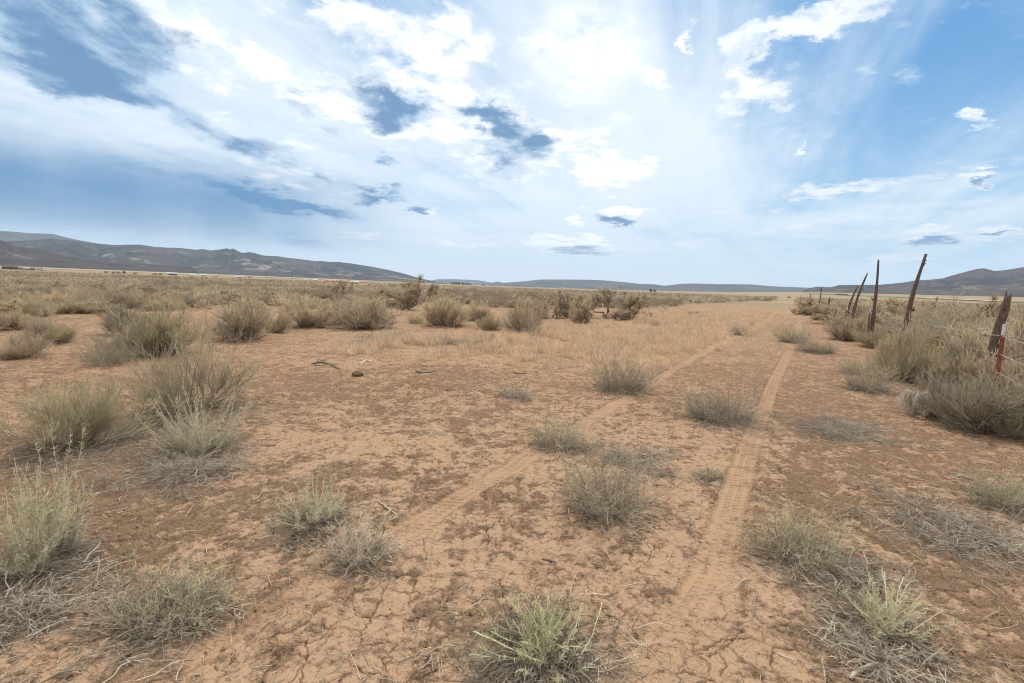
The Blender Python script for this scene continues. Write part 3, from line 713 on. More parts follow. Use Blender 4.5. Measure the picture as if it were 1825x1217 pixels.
# --- sagebrush: dark twisted trunks with tufted grey-green crown
def sagebrush_meshes(seed, w=1.2, h=.9, trunks=5, tufts=26, dens=60, thick=1.0, leafc=SAGE, lean=0.0):
    r = np.random.default_rng(seed)
    br, fo = Acc(), Acc()
    D = dome_dirs(r, trunks, 1.2); D[:, 0] += lean; S = r.normal(size=(trunks, 3)) * .05 * w; S[:, 2] = -.03
    L = .75 / np.sqrt((D[:, 0] / (w / 2)) ** 2 + (D[:, 1] / (w / 2)) ** 2 + (D[:, 2] / h) ** 2)
    P = grow(r, S, D, L, 9, .05, .34)
    br.tubes(P, np.linspace(.026, .010, 9)[None] * thick * (.6 + .6 * r.random((trunks, 1))), DARKBARK * 1.3, DARKBARK * 1.7, 6, .2, r)
    n1 = trunks * 9
    S1, D1, _, i1 = sprout(r, P, n1, .3, 1.0, .9, .30)
    P1 = grow(r, S1, D1, L[i1] * (.34 + .30 * r.random(n1)), 6, .1, .3)
    br.tubes(P1, np.linspace(.010, .005, 6)[None] * thick, DARKBARK * 1.7, BROWNBARK * 1.3, 4, .2, r)
    cen, dirs, _, _ = sprout(r, P1, tufts * trunks * 2, .35, 1.0, .5, .5)
    n = len(cen); N = n * dens // 6
    k = r.integers(0, n, N); d2 = nrm(dirs[k] + r.normal(size=(N, 3)) * .75 + c(0, 0, .45))
    P2 = grow(r, cen[k], d2, (.09 + .14 * r.random(N)) * min(w, 1.2), 3, .1, .12)
    tone = (.8 + .4 * r.random((n, 1)))[k]
    ht = np.clip((P2[:, -1, 2:3]) / h, 0, 1)
    colr = leafc * tone * (1 - ht * .35) + STRAWTIP * .9 * ht * .35
    fo.tubes(P2, np.linspace(.0024, .0016, 3)[None] * thick, GREYTWIG * .65 + 0 * colr, colr, 3, .2, r)
    S3, D3, _, i3 = sprout(r, P2, int(N * 2.5), .25, 1.0, .6, .3)
    fo.leaves(S3, D3, (.018 + .018 * r.random(len(S3))) * thick ** .5, .0046 * thick, colr[i3] * 1.1, r, .25)
    return br, fo

# --- greasewood: upright wands set with short side thorns
def spiky_meshes(seed, w=.6, h=.6, n=46, spread=.85, dead=60, deadlen=.5, side=0.0, greenc=GREENTIP, leaf=1.0, flat=.0):
    r = np.random.default_rng(seed)
    st, fo, de = Acc(), Acc(), Acc()
    D = dome_dirs(r, n, spread); S = np.stack([r.normal(size=n) * .09 * w, r.normal(size=n) * .09 * w, np.full(n, -.015)], 1)
    D[:, 0] += S[:, 0] / w * 1.2; D[:, 1] += S[:, 1] / w * 1.2; D[:, 0] += side
    L = (.50 + .60 * r.random(n) ** .9) / np.sqrt((D[:, 0] / (w * .62)) ** 2 + (D[:, 1] / (w * .62)) ** 2 + (D[:, 2] / h) ** 2)
    P = grow(r, S, D, L, 8, .16 - flat, .05)
    st.tubes(P, np.linspace(.0032, .0013, 8)[None], PALETWIG * .8, PALEGREEN * 1.0, 4, .25, r)
    m = int(70 * L.sum() / .55)
    S1, D1, t1, i1 = sprout(r, P, m, .12, .99, .05)
    T = D1; s_ = nrm(np.cross(T, nrm(r.normal(size=(m, 3))))); D1 = nrm(T * .55 + s_)
    P1 = grow(r, S1, D1, (.013 + .024 * r.random(m)) * (1.15 - .5 * t1) * (h / .5) ** .3, 3, .12, .08)
    st.tubes(P1, np.linspace(.0015, .0008, 3)[None], PALETWIG * .85, PALEGREEN * .95, 3, .2, r)
    k = int(m * 1.9 * leaf)
    S2, D2, t2, i2 = sprout(r, P1, k, .0, 1.0, .6, .35)
    g = np.clip(S2[:, 2:3] / h * 1.25, .25, 1)
    fo.leaves(S2, D2, .010 + .009 * r.random(k), .0032, greenc * g + PALEGREEN * .75 * (1 - g), r, .35)
    # crown of fine dry side twigs
    m2 = int(n * 9)
    S3, D3, t3, _ = sprout(r, P, m2, .02, .5, .55, .0)
    P3 = grow(r, S3, D3, (.07 + .12 * r.random(m2)) * h, 4, .05, .18)
    st.tubes(P3, np.linspace(.0017, .0009, 4)[None], GREYTWIG * .8, PALETWIG * .9, 3, .3, r)
    if dead: dead_into(de, r, dead, deadlen, w * .2)
    return st, fo, de
def dead_into(acc, r, n, ln, rad, cx=0, cy=0, z=.01, asp=1.0, tw=5, rise=.16, big=1.0):
    """dead twigs sprawling outwards on the ground"""
    ph = r.random(n) * 2 * math.pi
    D = np.stack([np.cos(ph), np.sin(ph) * asp, rise * r.normal(size=n) + .12], 1)
    S = np.stack([cx + np.cos(ph) * rad * r.random(n) ** .5, cy + np.sin(ph) * rad * asp * r.random(n) ** .5, z + .03 * r.random(n)], 1)
    P = grow(r, S, D, ln * (.35 + .8 * r.random(n)), 6, -.14, .16); P[:, :, 2] = np.maximum(P[:, :, 2], .004 + .010 * r.random((n, 1)))
    acc.tubes(P, np.linspace(.0029, .0011, 6)[None] * big * (.45 + r.random((n, 1)) ** 2), GREYTWIG * .55, PALETWIG * .75, 4, .4, r)
    S1, D1, _, i1 = sprout(r, P, n * tw, .15, 1.0, .55, .08)
    P1 = grow(r, S1, D1, ln * (.10 + .22 * r.random(n * tw)), 4, -.05, .16); P1[:, :, 2] = np.maximum(P1[:, :, 2], .003)
    acc.tubes(P1, np.linspace(.0015, .0008, 4)[None] * big, GREYTWIG * .6, PALETWIG * .75, 3, .45, r)
# --- low mixed clump: short leafy shoots over a tangle of grey twigs
def clump_meshes(seed, w=.6, h=.3, n=120, greenc=GREENTIP, gfrac=.65, dead=36, leaf=1.0):
    r = np.random.default_rng(seed)
    st, fo, de = Acc(), Acc(), Acc()
    rad = np.sqrt(r.random(n)) * w * .34; ph = r.random(n) * 2 * math.pi
    S = np.stack([np.cos(ph) * rad, np.sin(ph) * rad * .85, np.full(n, -.01)], 1)
    D = nrm(np.stack([np.cos(ph) * rad / w * 2.6 + .4 * r.normal(size=n), np.sin(ph) * rad / w * 2.6 + .4 * r.normal(size=n), .65 + .5 * r.random(n)], 1))
    lump = .55 + .75 * vnoise(S[:, 0] / w * 4 + seed, S[:, 1] / w * 4, seed)
    L = h * lump * (.55 + .65 * r.random(n))
    P = grow(r, S, D, L, 6, .05, .2)
    st.tubes(P, np.linspace(.0026, .0011, 6)[None], GREYTWIG * .75, PALETWIG * .8, 4, .3, r)
    n1 = n * 11
    S1, D1, t1, i1 = sprout(r, P, n1, .1, 1.0, .75, .15)
    P1 = grow(r, S1, D1, h * (.14 + .24 * r.random(n1)), 4, .05, .2)
    g = np.clip(S1[:, 2:3] / h * 1.5 - .15 + .35 * r.normal(size=(n1, 1)), 0, 1) * gfrac
    st.tubes(P1, np.linspace(.0015, .0008, 4)[None], GREYTWIG * .85 + 0 * g, PALETWIG * .95 * (1 - g) + PALEGREEN * g, 3, .3, r)
    k = int(n1 * 2.6 * leaf)
    S2, D2, t2, i2 = sprout(r, P1, k, .1, 1.0, .6, .3)
    keep = r.random(k) < np.clip(g[i2, 0] * 1.6, 0.03, 1)
    g2 = r.random((k, 1))
    fo.leaves(S2[keep], D2[keep], .010 + .010 * r.random(keep.sum()), .0034, (greenc * g2 + PALEGREEN * .85 * (1 - g2))[keep], r, .3)
    if dead: dead_into(de, r, dead, w * .42, w * .3)
    return st, fo, de

def plant(name, parts, loc, label, cat='shrub', group=None, rz=0.0, scale=(1, 1, 1)):
    e = empty(name, loc, label, cat, group, rz, scale)
    for nm, acc, mat in parts:
        if acc is not None and acc.n:
            if name == 'low_shrub' or nm == 'dead_twigs': acc.c = [k * c(.80, .79, .76) for k in acc.c]
            acc.build(nm, mat, e)
    return e
def clone(root, loc, rz, scale, label, group):
    e = root.copy(); C.objects.link(e); e.location = loc; e.rotation_euler = (0, 0, rz); e.scale = scale
    e['label'] = label
    if group: e['group'] = group
    elif 'group' in e: del e['group']
    for ch in root.children:
        k = ch.copy(); C.objects.link(k); k.parent = e
    return e

# ------------------------------------------------------------------ the plants close to the viewer
def depth_of(x, y, z): return float(np.dot(np.array([x, y, z]) - CAM, Fw))
def at_depth(px, py, dep):
    d = ray(px, py); return CAM + d * (dep / float(np.dot(d, Fw)))
def near_plants():
    for i, (kind, px, py, w, h, label) in enumerate(NEAR):
        x, y, z, d = ground_at(px, py)
        W = w * d / FPX
        # the lowest pixels show the near edge of a plant; its root is further back
        back = 1 + .20 * W / math.hypot(x, y); x, y = x * back, y * back; z = gz(x, y)
        d = depth_of(x, y, z); W = w * d / FPX
        Hh = float(at_depth(px, py - h, d)[2] - z)
        if y < 3.2: Hh *= .97
        z -= .005
        sd = 100 + i
        if kind == 'loose':
            big = h > 120
            br, fo = rabbitbrush_meshes(sd, W, Hh * 1.0, 44 if big else 46, 6, 8, .8, .30, STRAWTIP if big else PALEGREEN * .95, (GREENTIP + SAGE) * .52, 1.40, .9)
            de = Acc(); dead_into(de, np.random.default_rng(sd), 50, W * .2, W * .3)
            plant('rabbitbrush', [('branch', br, BARK), ('foliage', fo, LEAF), ('dead_twigs', de, DEADW)], (x, y, z), label)
        elif kind == 'spiky':
            tall = h > 200
            st, fo, de = spiky_meshes(sd, W * (.92 if tall else .95), Hh * 1.02, (40 if w < 150 else 52) if tall else 50, (.42 if w < 150 else .75) if h > 180 else .85, 120 if h > 180 else 90, W * .42)
            plant('thorny_shrub', [('stem', st, BARK), ('foliage', fo, LEAF), ('dead_twigs', de, DEADW)], (x, y, z), label)
        elif kind == 'spikylow':
            st, fo, de = spiky_meshes(sd, W * .95, Hh * 1.0, 40, 1.25, 110, W * .5, 0.0, GREENTIP, .9)
            plant('thorny_shrub', [('stem', st, BARK), ('foliage', fo, LEAF), ('dead_twigs', de, DEADW)], (x, y, z), label)
        elif kind == 'green':
            st, fo, de = spiky_meshes(sd, W * .95, Hh * .85, 64, 1.3, 170, W * .42, 0, GREEN * .8, 1.2, .05)
            plant('thorny_shrub', [('stem', st, BARK), ('foliage', fo, LEAF), ('dead_twigs', de, DEADW)], (x, y, z), label)
        elif kind == 'deadtuft':
            r = np.random.default_rng(sd); a, g = Acc(), Acc()
            st, fo, _ = clump_meshes(sd, W, Hh * .9, 60, GREENTIP, .25, 0, .5)
            dead_into(a, r, 55, W * .5, W * .2, rise=.5, big=1.2)
            plant('thorny_shrub', [('stem', st, BARK), ('foliage', fo, LEAF), ('dead_twigs', a, DEADW)], (x, y, z), label)
        else:
            gf = .8 if ('green' in label and 'grey-green' not in label) else .5
            n = int(np.clip(110 * (W / .6), 34, 180))
            st, fo, de = clump_meshes(sd, W, Hh * 1.0, n, GREENTIP if gf < .7 else GREEN * 1.1, gf, int(64 * W / .6) if W > .3 else 0)
            plant('low_shrub', [('stem', st, BARK), ('foliage', fo, LEAF), ('dead_twigs', de, DEADW)], (x, y, z), label)
near_plants()

def dead_mats():
    for i, (px, py, w, h, label) in enumerate(DEAD):
        x, y, z, d = ground_at(px, py - h * .5)
        r = np.random.default_rng(300 + i); k = d / FPX; W = w * k
        x2, y2, _, _ = ground_at(px, py); depth = math.hypot(x2 - x, y2 - y) * 2
        asp = np.clip(depth / W, .25, 1.2)
        a = Acc(); n = int(np.clip(300 * W * W * asp + 40, 50, 420))
        # many small sprays side by side, lying mostly one way as the brush fell
        for q in range(max(4, n // 14)):
            cx, cy = r.normal(size=2) * c(W * .21, W * asp * .21)
            dead_into(a, r, 14, W * .16 + .10, .06, cx, cy, .01 + .03 * r.random(), .9, 5, .22, 1.0 + .35 * (r.random() < .2))
        o = a.build('dead_brush', DEADW); o.location = (x, y, z - .004); tag(o, label, 'dead brush')
dead_mats()

# ------------------------------------------------------------------ shrubs of the middle distance: a few bushes of each kind, copied
PROTO = {}
def protos():
    far = (0, -60, 0)
    for i in range(7):
        tip = [STRAWTIP, STRAWTIP * .95, (PALEGREEN + SAGE) * .48, STRAWTIP * .9, (PALEGREEN + SAGE) * .5, GREYTWIG * 1.2, STRAWTIP][i]
        PROTO.setdefault('rabbit', []).append((rabbitbrush_meshes(500 + i, 1.0, .55, 46, 6, 10, 1.3, .35, tip, [SAGE * 1.1, SAGE * 1.15, (GREENTIP + SAGE) * .5, SAGE * 1.1, (GREENTIP + SAGE) * .52, GREYTWIG * 1.2, SAGE * 1.15][i], 1.47, 1.1), 'rabbitbrush'))
    for i in range(6):
        PROTO.setdefault('sage', []).append((sagebrush_meshes(600 + i, 1.0, .8, 4 + i % 3, 20, 54, 1.35, [SAGE * 1.15, SAGEDARK * 1.45, SAGE * 1.1][i % 3]), 'sagebrush'))
    for i in range(3):
        PROTO.setdefault('bare', []).append((sagebrush_meshes(650 + i, 1.0, 1.0, 2 + i % 2, 4, 12, 1.2, SAGEDARK, .3), 'sagebrush'))
    for i in range(3):
        a = clump_meshes(680 + i, 1.0, .55, 150, GREENTIP, .55, 30, .8); 
        PROTO.setdefault('clump', []).append(((a[0], a[1]), 'low_shrub'))
    for i in range(3):
        PROTO.setdefault('grey', []).append((rabbitbrush_meshes(690 + i, 1.0, .62, 50, 7, 9, 1.2, .42, PALETWIG * .95, GREYTWIG * 1.05 + c(0, .02, -.02), 1.5, .9), 'grey_shrub'))
protos()
_first = {}
NOMW = {'rabbit': (1.0, .55), 'sage': (.80, .86), 'bare': (.55, 1.0), 'clump': (1.0, .5), 'grey': (1.05, .62)}
def put_shrub(kind, px, py, w, h, label, group=None, var=None, xy=None):
    if xy is None: x, y, z, d = ground_at(px, py)
    else: x, y = xy; z = gz(x, y); d = y
    k = d / FPX; W, Hh = w * k * (1.16 if kind != 'bare' else 1), h * k * 1.04
    i = rng.integers(0, len(PROTO[kind])) if var is None else var
    if px > 1430 and kind == 'rabbit' and var is None: i = (2, 4, 5, 2, 4, 0)[rng.integers(0, 6)]
    nw, nh = NOMW[kind]
    sc_ = (W / nw, W / nw, Hh / nh)
    rz = rng.uniform(0, 6.28)
    key = (kind, i)
    if key not in _first:
        (br, fo), nm = PROTO[kind][i]
        e = plant(nm, [('branch', br, BARK), ('foliage', fo, LEAF)], (x, y, z - .01), label, 'shrub', group, rz, sc_)
        _first[key] = e
        return e
    return clone(_first[key], (x, y, z - .01), rz, sc_, label, group)

MID = [  # kind, px, py, w, h, label
 ('grey', 230, 595, 84, 48, 'grey twiggy bush at the back of the dark bush cluster left of the clearing'),
 ('rabbit', 290, 628, 118, 70, 'big dark-based bush heading the cluster left of the clearing, just behind the largest loose bush'),
 ('grey', 232, 636, 74, 58, 'pale grey bush at the foot of the big dark-based bush, left side'),
 ('clump', 188, 648, 60, 40, 'low pale bush leftmost of the cluster around the big dark-based bush'),
 ('rabbit', 424, 604, 98, 64, 'round straw bush right of the dark-based cluster, at the edge of the clearing'),
 ('rabbit', 497, 592, 46, 34, 'small round bush between the two wide straw bushes behind the clearing'),
 ('rabbit', 546, 582, 88, 44, 'wide straw bush left of the roundest bush behind the clearing'),
 ('grey', 88, 610, 78, 40, 'grey-green bush, larger of two on bare red soil near the left picture edge'),
 ('rabbit', 42, 634, 76, 38, 'low grey bush on red soil, nearest the left picture edge'),
 ('rabbit', 24, 588, 60, 30, 'half-hidden bush cut by the left picture edge'),
 ('rabbit', 36, 565, 58, 28, 'greenish bush behind the half-hidden bush at the left picture edge'),
 ('rabbit', 230, 548, 98, 30, 'wide dark-footed bush alone on red soil behind the left cluster'),
 ('rabbit', 132, 557, 94, 22, 'long low bush left of the wide dark-footed bush'),
 ('rabbit', 125, 537, 72, 22, 'rounded bush behind the long low bush'),
 ('sage', 301, 540, 42, 22, 'dark round bush right of the wide dark-footed bush'),
 ('rabbit', 649, 585, 96, 48, 'roundest full bush behind the middle of the clearing'),
 ('grey', 603, 578, 50, 38, 'greyer bush touching the left side of the roundest full bush'),
 ('rabbit', 797, 581, 80, 44, 'broad broom-like bush behind the straw grass, right of the roundest full bush'),
 ('clump', 741, 576, 24, 16, 'small low bush between the roundest bush and the broad broom-like bush'),
 ('rabbit', 853, 571, 52, 30, 'smaller bush behind the broad broom-like bush'),
 ('grey', 872, 588, 44, 24, 'low grey bush left of the tall pale bush above the straw grass'),
 ('rabbit', 932, 589, 66, 44, 'tall pale bush standing directly above the straw grass'),
 ('clump', 948, 598, 30, 14, 'pale low tuft at the foot of the tall pale bush'),
 ('sage', 981, 567, 48, 36, 'dark-stemmed sagebrush just right of the tall pale bush'),
 ('sage', 1010, 566, 38, 34, 'second dark-stemmed sagebrush right of the tall pale bush'),
 ('sage', 1044, 575, 34, 52, 'narrow tall sagebrush with bare grey foot in the middle of the sagebrush row'),
 ('sage', 1090, 568, 66, 48, 'largest sagebrush of the row, with a tall rounded crown'),
 ('sage', 1122, 571, 46, 46, 'grey sagebrush against the right side of the largest one'),
 ('bare', 1157, 566, 16, 26, 'little bare dark bush like a tiny tree, right of the sagebrush row'),
 ('bare', 1186, 557, 10, 18, 'tiny dark bare shrub standing in straw grass right of the tree-like one'),
 ('bare', 1229, 562, 18, 18, 'bent dark dead shrub, last before the open straw grass'),
 ('sage', 727, 552, 54, 42, 'leaning sagebrush on a long crooked stem behind the clearing'),
 ('bare', 702, 548, 20, 18, 'dark dead stump with branches beside the leaning sagebrush'),
 ('sage', 617, 536, 36, 32, 'rounded sagebrush with two dark stems far behind the roundest bush'),
 ('sage', 764, 537, 28, 28, 'fan-shaped sagebrush right of the leaning one'),
 ('clump', 1167, 581, 14, 12, 'small dark tuft in straw grass below the tree-like bush'),
 ('bare', 793, 598, 8, 22, 'single dark dead sprig on the back edge of the clearing'),
 ('sage', 1484, 579, 66, 40, 'dark spreading sagebrush on the track side of the fence, behind the third red steel post'),
 ('sage', 1447, 562, 42, 32, 'grey sagebrush where the fence nears the tracks'),
 ('rabbit', 1518, 607, 80, 42, 'straw-tipped bush left of the third red steel post'),
 ('grey', 1572, 620, 78, 36, 'low grey bush in front of the tall straight wooden stake'),
 ('sage', 1594, 587, 76, 48, 'dark-branched bush between the second and third red steel posts'),
 ('rabbit', 1602, 680, 92, 84, 'tall straw-tipped bush hiding the foot of the second red steel post'),
 ('grey', 1665, 738, 84, 66, 'greenish bush right behind the white tumbleweed'),
 ('grey', 1752, 768, 180, 98, 'largest grey bush on the right, below the nearest red steel post'),
 ('rabbit', 1812, 724, 130, 96, 'grey-green bush cut by the right picture edge below the fence'),
 ('rabbit', 1712, 684, 120, 66, 'bush with yellow-green tips left of the nearest red steel post'),
 ('grey', 1690, 656, 140, 86, 'broad grey bush on the fence line behind the bush with yellow-green tips'),
 ('clump', 1525, 668, 50, 26, 'small grey tuft behind the pale tuft that stands left of the tumbleweed'),
 ('grey', 1640, 622, 100, 54, 'grey bush right of the tall weathered stake with the broken tip'),
 ('rabbit', 1760, 640, 120, 60, 'grey-green bush behind the nearest red steel post'),
 ('sage', 1768, 592, 66, 40, 'dark hollow sagebrush left of the nearest broken wooden post'),
 ('rabbit', 1806, 612, 90, 50, 'bush right of the nearest broken wooden post'),
 ('sage', 1690, 585, 90, 36, 'dark sagebrush in the belt behind the fence, straight below the white field cover'),
]
for m_ in MID: put_shrub(*m_)

def shrub_belt():
    """the rest of the brush: the largest as shrubs of their own, all farther ones as one mass"""
    r = np.random.default_rng(77)
    xl = [-400, 0, 120, 300, 430, 560, 700, 760, 960, 1150, 1250, 1350, 1400, 1401, 1424, 1425, 1480, 1560, 1620, 1680, 1760, 1830, 2100]
    yl = [620, 600, 560, 553, 548, 558, 553, 548, 552, 551, 542, 536, 533, 532, 532, 548, 574, 600, 628, 670, 700, 740, 800]
    Y = 130 * np.sqrt(r.random(26000)) ; Y = np.maximum(Y, 6.5)
    Xs = r.uniform(-1.35, 1.35, 26000) * Y
    px, py, dep = proj(Xs, Y, np.zeros_like(Y))
    lim = np.interp(px, xl, yl)
    band = fbm(Xs / 9, Y / 9, 3, 101)
    right = px > 1424
    dens = np.where(right, .95, np.clip((band - .30) * 4.2, .5, 1))
    dens = np.where((px > 960) & (px < 1420) & (py > 536), dens * .35, dens)
    T, _ = track_fields(Xs, Y)
    ok = (py < lim) & (r.random(len(Y)) < dens) & (px > -420) & (px < 2250) & ~((px > 1375) & (px < 1428) & (py > 527))
    # keep apart: nearest first
    taken = [at(m_[1], m_[2])[:2] + ((m_[3] * at(m_[1], m_[2])[2] / FPX) * .4,) for m_ in MID]
    grid = {}
    def add(x, y, ra): grid.setdefault((int(x // 2), int(y // 2)), []).append((x, y, ra))
    for t in taken: add(*t)
    out = []
    for i in np.argsort(Y):
        if not ok[i]: continue
        x, y = Xs[i], Y[i]; ra = .28 + .36 * r.random() ** 1.4 + (.20 if right[i] else 0)
        cx, cy = int(x // 2), int(y // 2)
        if any((x - a) ** 2 + (y - b) ** 2 < ((ra + q) * .62) ** 2 for u in (-1, 0, 1) for v in (-1, 0, 1) for a, b, q in grid.get((cx + u, cy + v), ())): continue
        add(x, y, ra); out.append((i, x, y, ra, px[i], py[i]))
    return out, band
BELT, _band = shrub_belt()
def place_belt():
    r = np.random.default_rng(79)
    inview = [b for b in BELT if -30 < b[4] < 1855]; outside = [b for b in BELT if not -30 < b[4] < 1855]
    inview.sort(key=lambda b: -b[3] / b[2])
    single = inview[:270]; mass = inview[270:] + outside
    zone_of = lambda p: ('left of the far houses' if p < 320 else 'below the far houses' if p < 700 else 'behind the middle of the clearing' if p < 960 else 'behind the straw grass' if p < 1424 else 'along the wire fence' if p < 1640 else 'behind the fence on the right')
    for i, x, y, ra, p, q in single:
        band = fbm(np.array([x / 14]), np.array([y / 14]), 2, 131)[0]
        dark = band > .5 if p < 1424 else r.random() < .45
        if y > 30 and p < 1424: dark = r.random() < .6
        kind = 'sage' if dark else ('rabbit' if r.random() < (.75 if p < 1424 else .35) else 'grey')
        if 560 < p < 1424 and y > 18 and r.random() < .06: kind = 'bare'
        h = ra * (1.25 if p > 1424 else 1) * (1.05 if kind == 'sage' else .92 if kind != 'bare' else 1.5) * r.uniform(.85, 1.3)
        w = 2 * ra * r.uniform(.95, 1.3) * (.7 if kind == 'bare' else 1)
        word = {'sage': 'dark-stemmed sagebrush', 'rabbit': 'straw-coloured rounded bush', 'grey': 'grey twiggy bush', 'bare': 'nearly bare dark shrub'}[kind]
        dist = 'front' if y < 22 else 'middle' if y < 34 else 'rear'
        lab = f"{word} in the {dist} of the brush {zone_of(p)}"
        put_shrub(kind, p, q, w * FPX / y, h * FPX / y, lab, 'brush ' + zone_of(p), None, (x, y))
    # the mass
    acc = Acc()
    def heap(xs, ys, ras, n, size, sd):
        rr = np.random.default_rng(sd); N = len(xs)
        k = np.repeat(np.arange(N), n)
        d = dome_dirs(rr, N * n, 1.45); hh = ras * rr.uniform(.8, 1.5, N)
        q = (.45 + .55 * rr.random(N * n)) ** .6 * (.75 + .5 * rr.random(N * n))
        P = np.stack([xs[k] + d[:, 0] * ras[k] * q, ys[k] + d[:, 1] * ras[k] * q, base_z(xs, ys)[k] + np.abs(d[:, 2]) * hh[k] * q * .9], 1)
        tone = rr.random(N); dk = fbm(xs / 14, ys / 14, 2, 131) > .49
        base = np.where((dk & (rr.random(N) < .85))[:, None], SAGEDARK * .66, SAGE * .80 * (1 - tone[:, None] * .5) + STRAWTIP * .76 * tone[:, None] * .5) * rr.uniform(.62, 1.2, (N, 1))
        up = np.clip((P[:, 2] - base_z(xs, ys)[k]) / np.maximum(hh[k], .1), 0, 1)[:, None]
        col = base[k] * (1 - .25 * up) + STRAWTIP * .65 * .25 * up
        col = np.where(rr.random((N * n, 1)) < .14, BROWNBARK * .9, col)
        acc.leaves(P, nrm(d + rr.normal(size=d.shape) * .5 + c(0, 0, .5)), size * (.6 + .8 * rr.random(N * n)), size * .32, col, rr, .12)
    m = np.array([(b[1], b[2], b[3]) for b in mass])
    a = m[m[:, 1] < 60]; b = m[m[:, 1] >= 60]
    heap(a[:, 0], a[:, 1], a[:, 2] * 1.1, 260, .16, 1); heap(b[:, 0], b[:, 1], b[:, 2] * 1.15, 110, .26, 2)
    # on to half a kilometre
    n = 15000; Yf = 125 * (1 + 3.6 * r.random(n) ** 1.5); Xf = r.uniform(-1.45, 1.45, n) * Yf
    pf, qf, _ = proj(Xf, Yf, np.zeros(n)); bn = fbm(Xf / 40, Yf / 30, 3, 141)
    keep = (bn > .47) & ~((pf > 1385) & (pf < 1420))
    heap(Xf[keep], Yf[keep], r.uniform(.45, .85, keep.sum()), 26, .55, 3)
    o = acc.build('brush_plain', LEAF); tag(o, kind='stuff'); o['label'] = 'far sagebrush covering the plain up to the hills'
place_belt()

# ------------------------------------------------------------------ fence: red steel posts, weathered stakes, barbed wire
def solid_mat(name, col, rough=.7, metal=0.0, n_scale=30, amt=.35, stretch=(1, 1, 1), dark=None, bump=0.0):
    m = bpy.data.materials.new(name); m.use_nodes = True
    s = NT(m.node_tree); b = s.n['Principled BSDF']
    pos = s.vm('MULTIPLY', s.node('ShaderNodeTexCoord').outputs['Object'], stretch)
    n = s.noise(pos, n_scale, 6, .65)
    dark = dark or tuple(v * (1 - amt) for v in col)
    s.put(b.inputs['Base Color'], s.mix(s.mr(n, .35, .65), dark, col)); b.inputs['Roughness'].default_value = rough; b.inputs['Metallic'].default_value = metal
    b.inputs['Specular IOR Level'].default_value = .25
    if bump:
        bp = s.node('ShaderNodeBump'); bp.inputs['Strength'].default_value = 1; bp.inputs['Distance'].default_value = bump
        s.put(bp.inputs['Height'], n); s.l.new(bp.outputs[0], b.inputs['Normal'])
    return m
WOOD = solid_mat('weathered_post_wood', (.150, .100, .073), .9, 0, 22, .5, (3.2, 3.2, .35), (.055, .037, .028), .014)
REDSTEEL = solid_mat('red_brown_steel_paint', (.25, .070, .034), .65, 0, 35, .4, (1, 1, 1), (.13, .042, .025))
WHITEPAINT = solid_mat('chalky_white_paint', (.58, .57, .55), .7, 0, 30, .3)
WIRE = solid_mat('dull_wire', (.50, .46, .42), .55, .3, 60, .3)
SECT_W = .056
def tpost(fence, base, top, face):
    """steel T post: studded flange, web behind it; white painted top"""
    base = np.array(base); top = np.array(top); ax = nrm(top - base); L = np.linalg.norm(top - base)
    f = nrm(face - ax * np.dot(face, ax)); sd = np.cross(ax, f)
    def prism(acc, outline, z0, z1):
        n = len(outline); V = []
        for zz in (z0, z1):
            for u, v in outline: V.append(base + ax * zz + sd * u + f * v)
        q = [(i, (i + 1) % n, n + (i + 1) % n, n + i) for i in range(n)]
        acc._add(np.array(V), np.ones(3), np.array(q))
    w, t, web = .027, .005, .038
    T = [(-w, t), (w, t), (w, 0), (.004, 0), (.004, -web), (-.004, -web), (-.004, 0), (-w, 0)]
    def cap(acc, z):
        for o in ([(-w, t), (w, t), (w, 0), (-w, 0)], [(.004, 0), (-.004, 0), (-.004, -web), (.004, -web)]):
            acc._add(np.array([base + ax * z + sd * u + f * v for u, v in o]), np.ones(3), np.array([[0, 1, 2, 3]]))
    a = Acc(); prism(a, T, -.3, L); cap(a, L)
    z = .12
    while z < L - .2:
        for zz in (z,):
            V = np.array([base + ax * (zz + dz) + sd * u + f * v for dz, u, v in [(-.009, -.009, t), (-.009, .009, t), (.009, .009, t), (.009, -.009, t), (-.004, -.007, t + .009), (-.004, .007, t + .009), (.006, .007, t + .009), (.006, -.007, t + .009)]])
            a._add(V, np.ones(3), np.array([[0, 1, 5, 4], [1, 2, 6, 5], [2, 3, 7, 6], [3, 0, 4, 7], [4, 5, 6, 7]]))
        z += .055
    o = mesh_from('steel_post', np.concatenate(a.v), np.concatenate(a.q), None, REDSTEEL, fence, False)
    b = Acc(); g = .0022
    Tw = [(-w + .004, t + g), (w - .004, t + g), (w - .004, t - .001), (-w + .004, t - .001)]
    prism(b, Tw, L - .18, L - .004)
    b._add(np.array([base + ax * (L - .18) + sd * u + f * v for u, v in Tw]), np.ones(3), np.array([[3, 2, 1, 0]])); b._add(np.array([base + ax * (L - .004) + sd * u + f * v for u, v in Tw]), np.ones(3), np.array([[0, 1, 2, 3]]))
    mesh_from('white_top', np.concatenate(b.v), np.concatenate(b.q), None, WHITEPAINT, o, False)
    return o
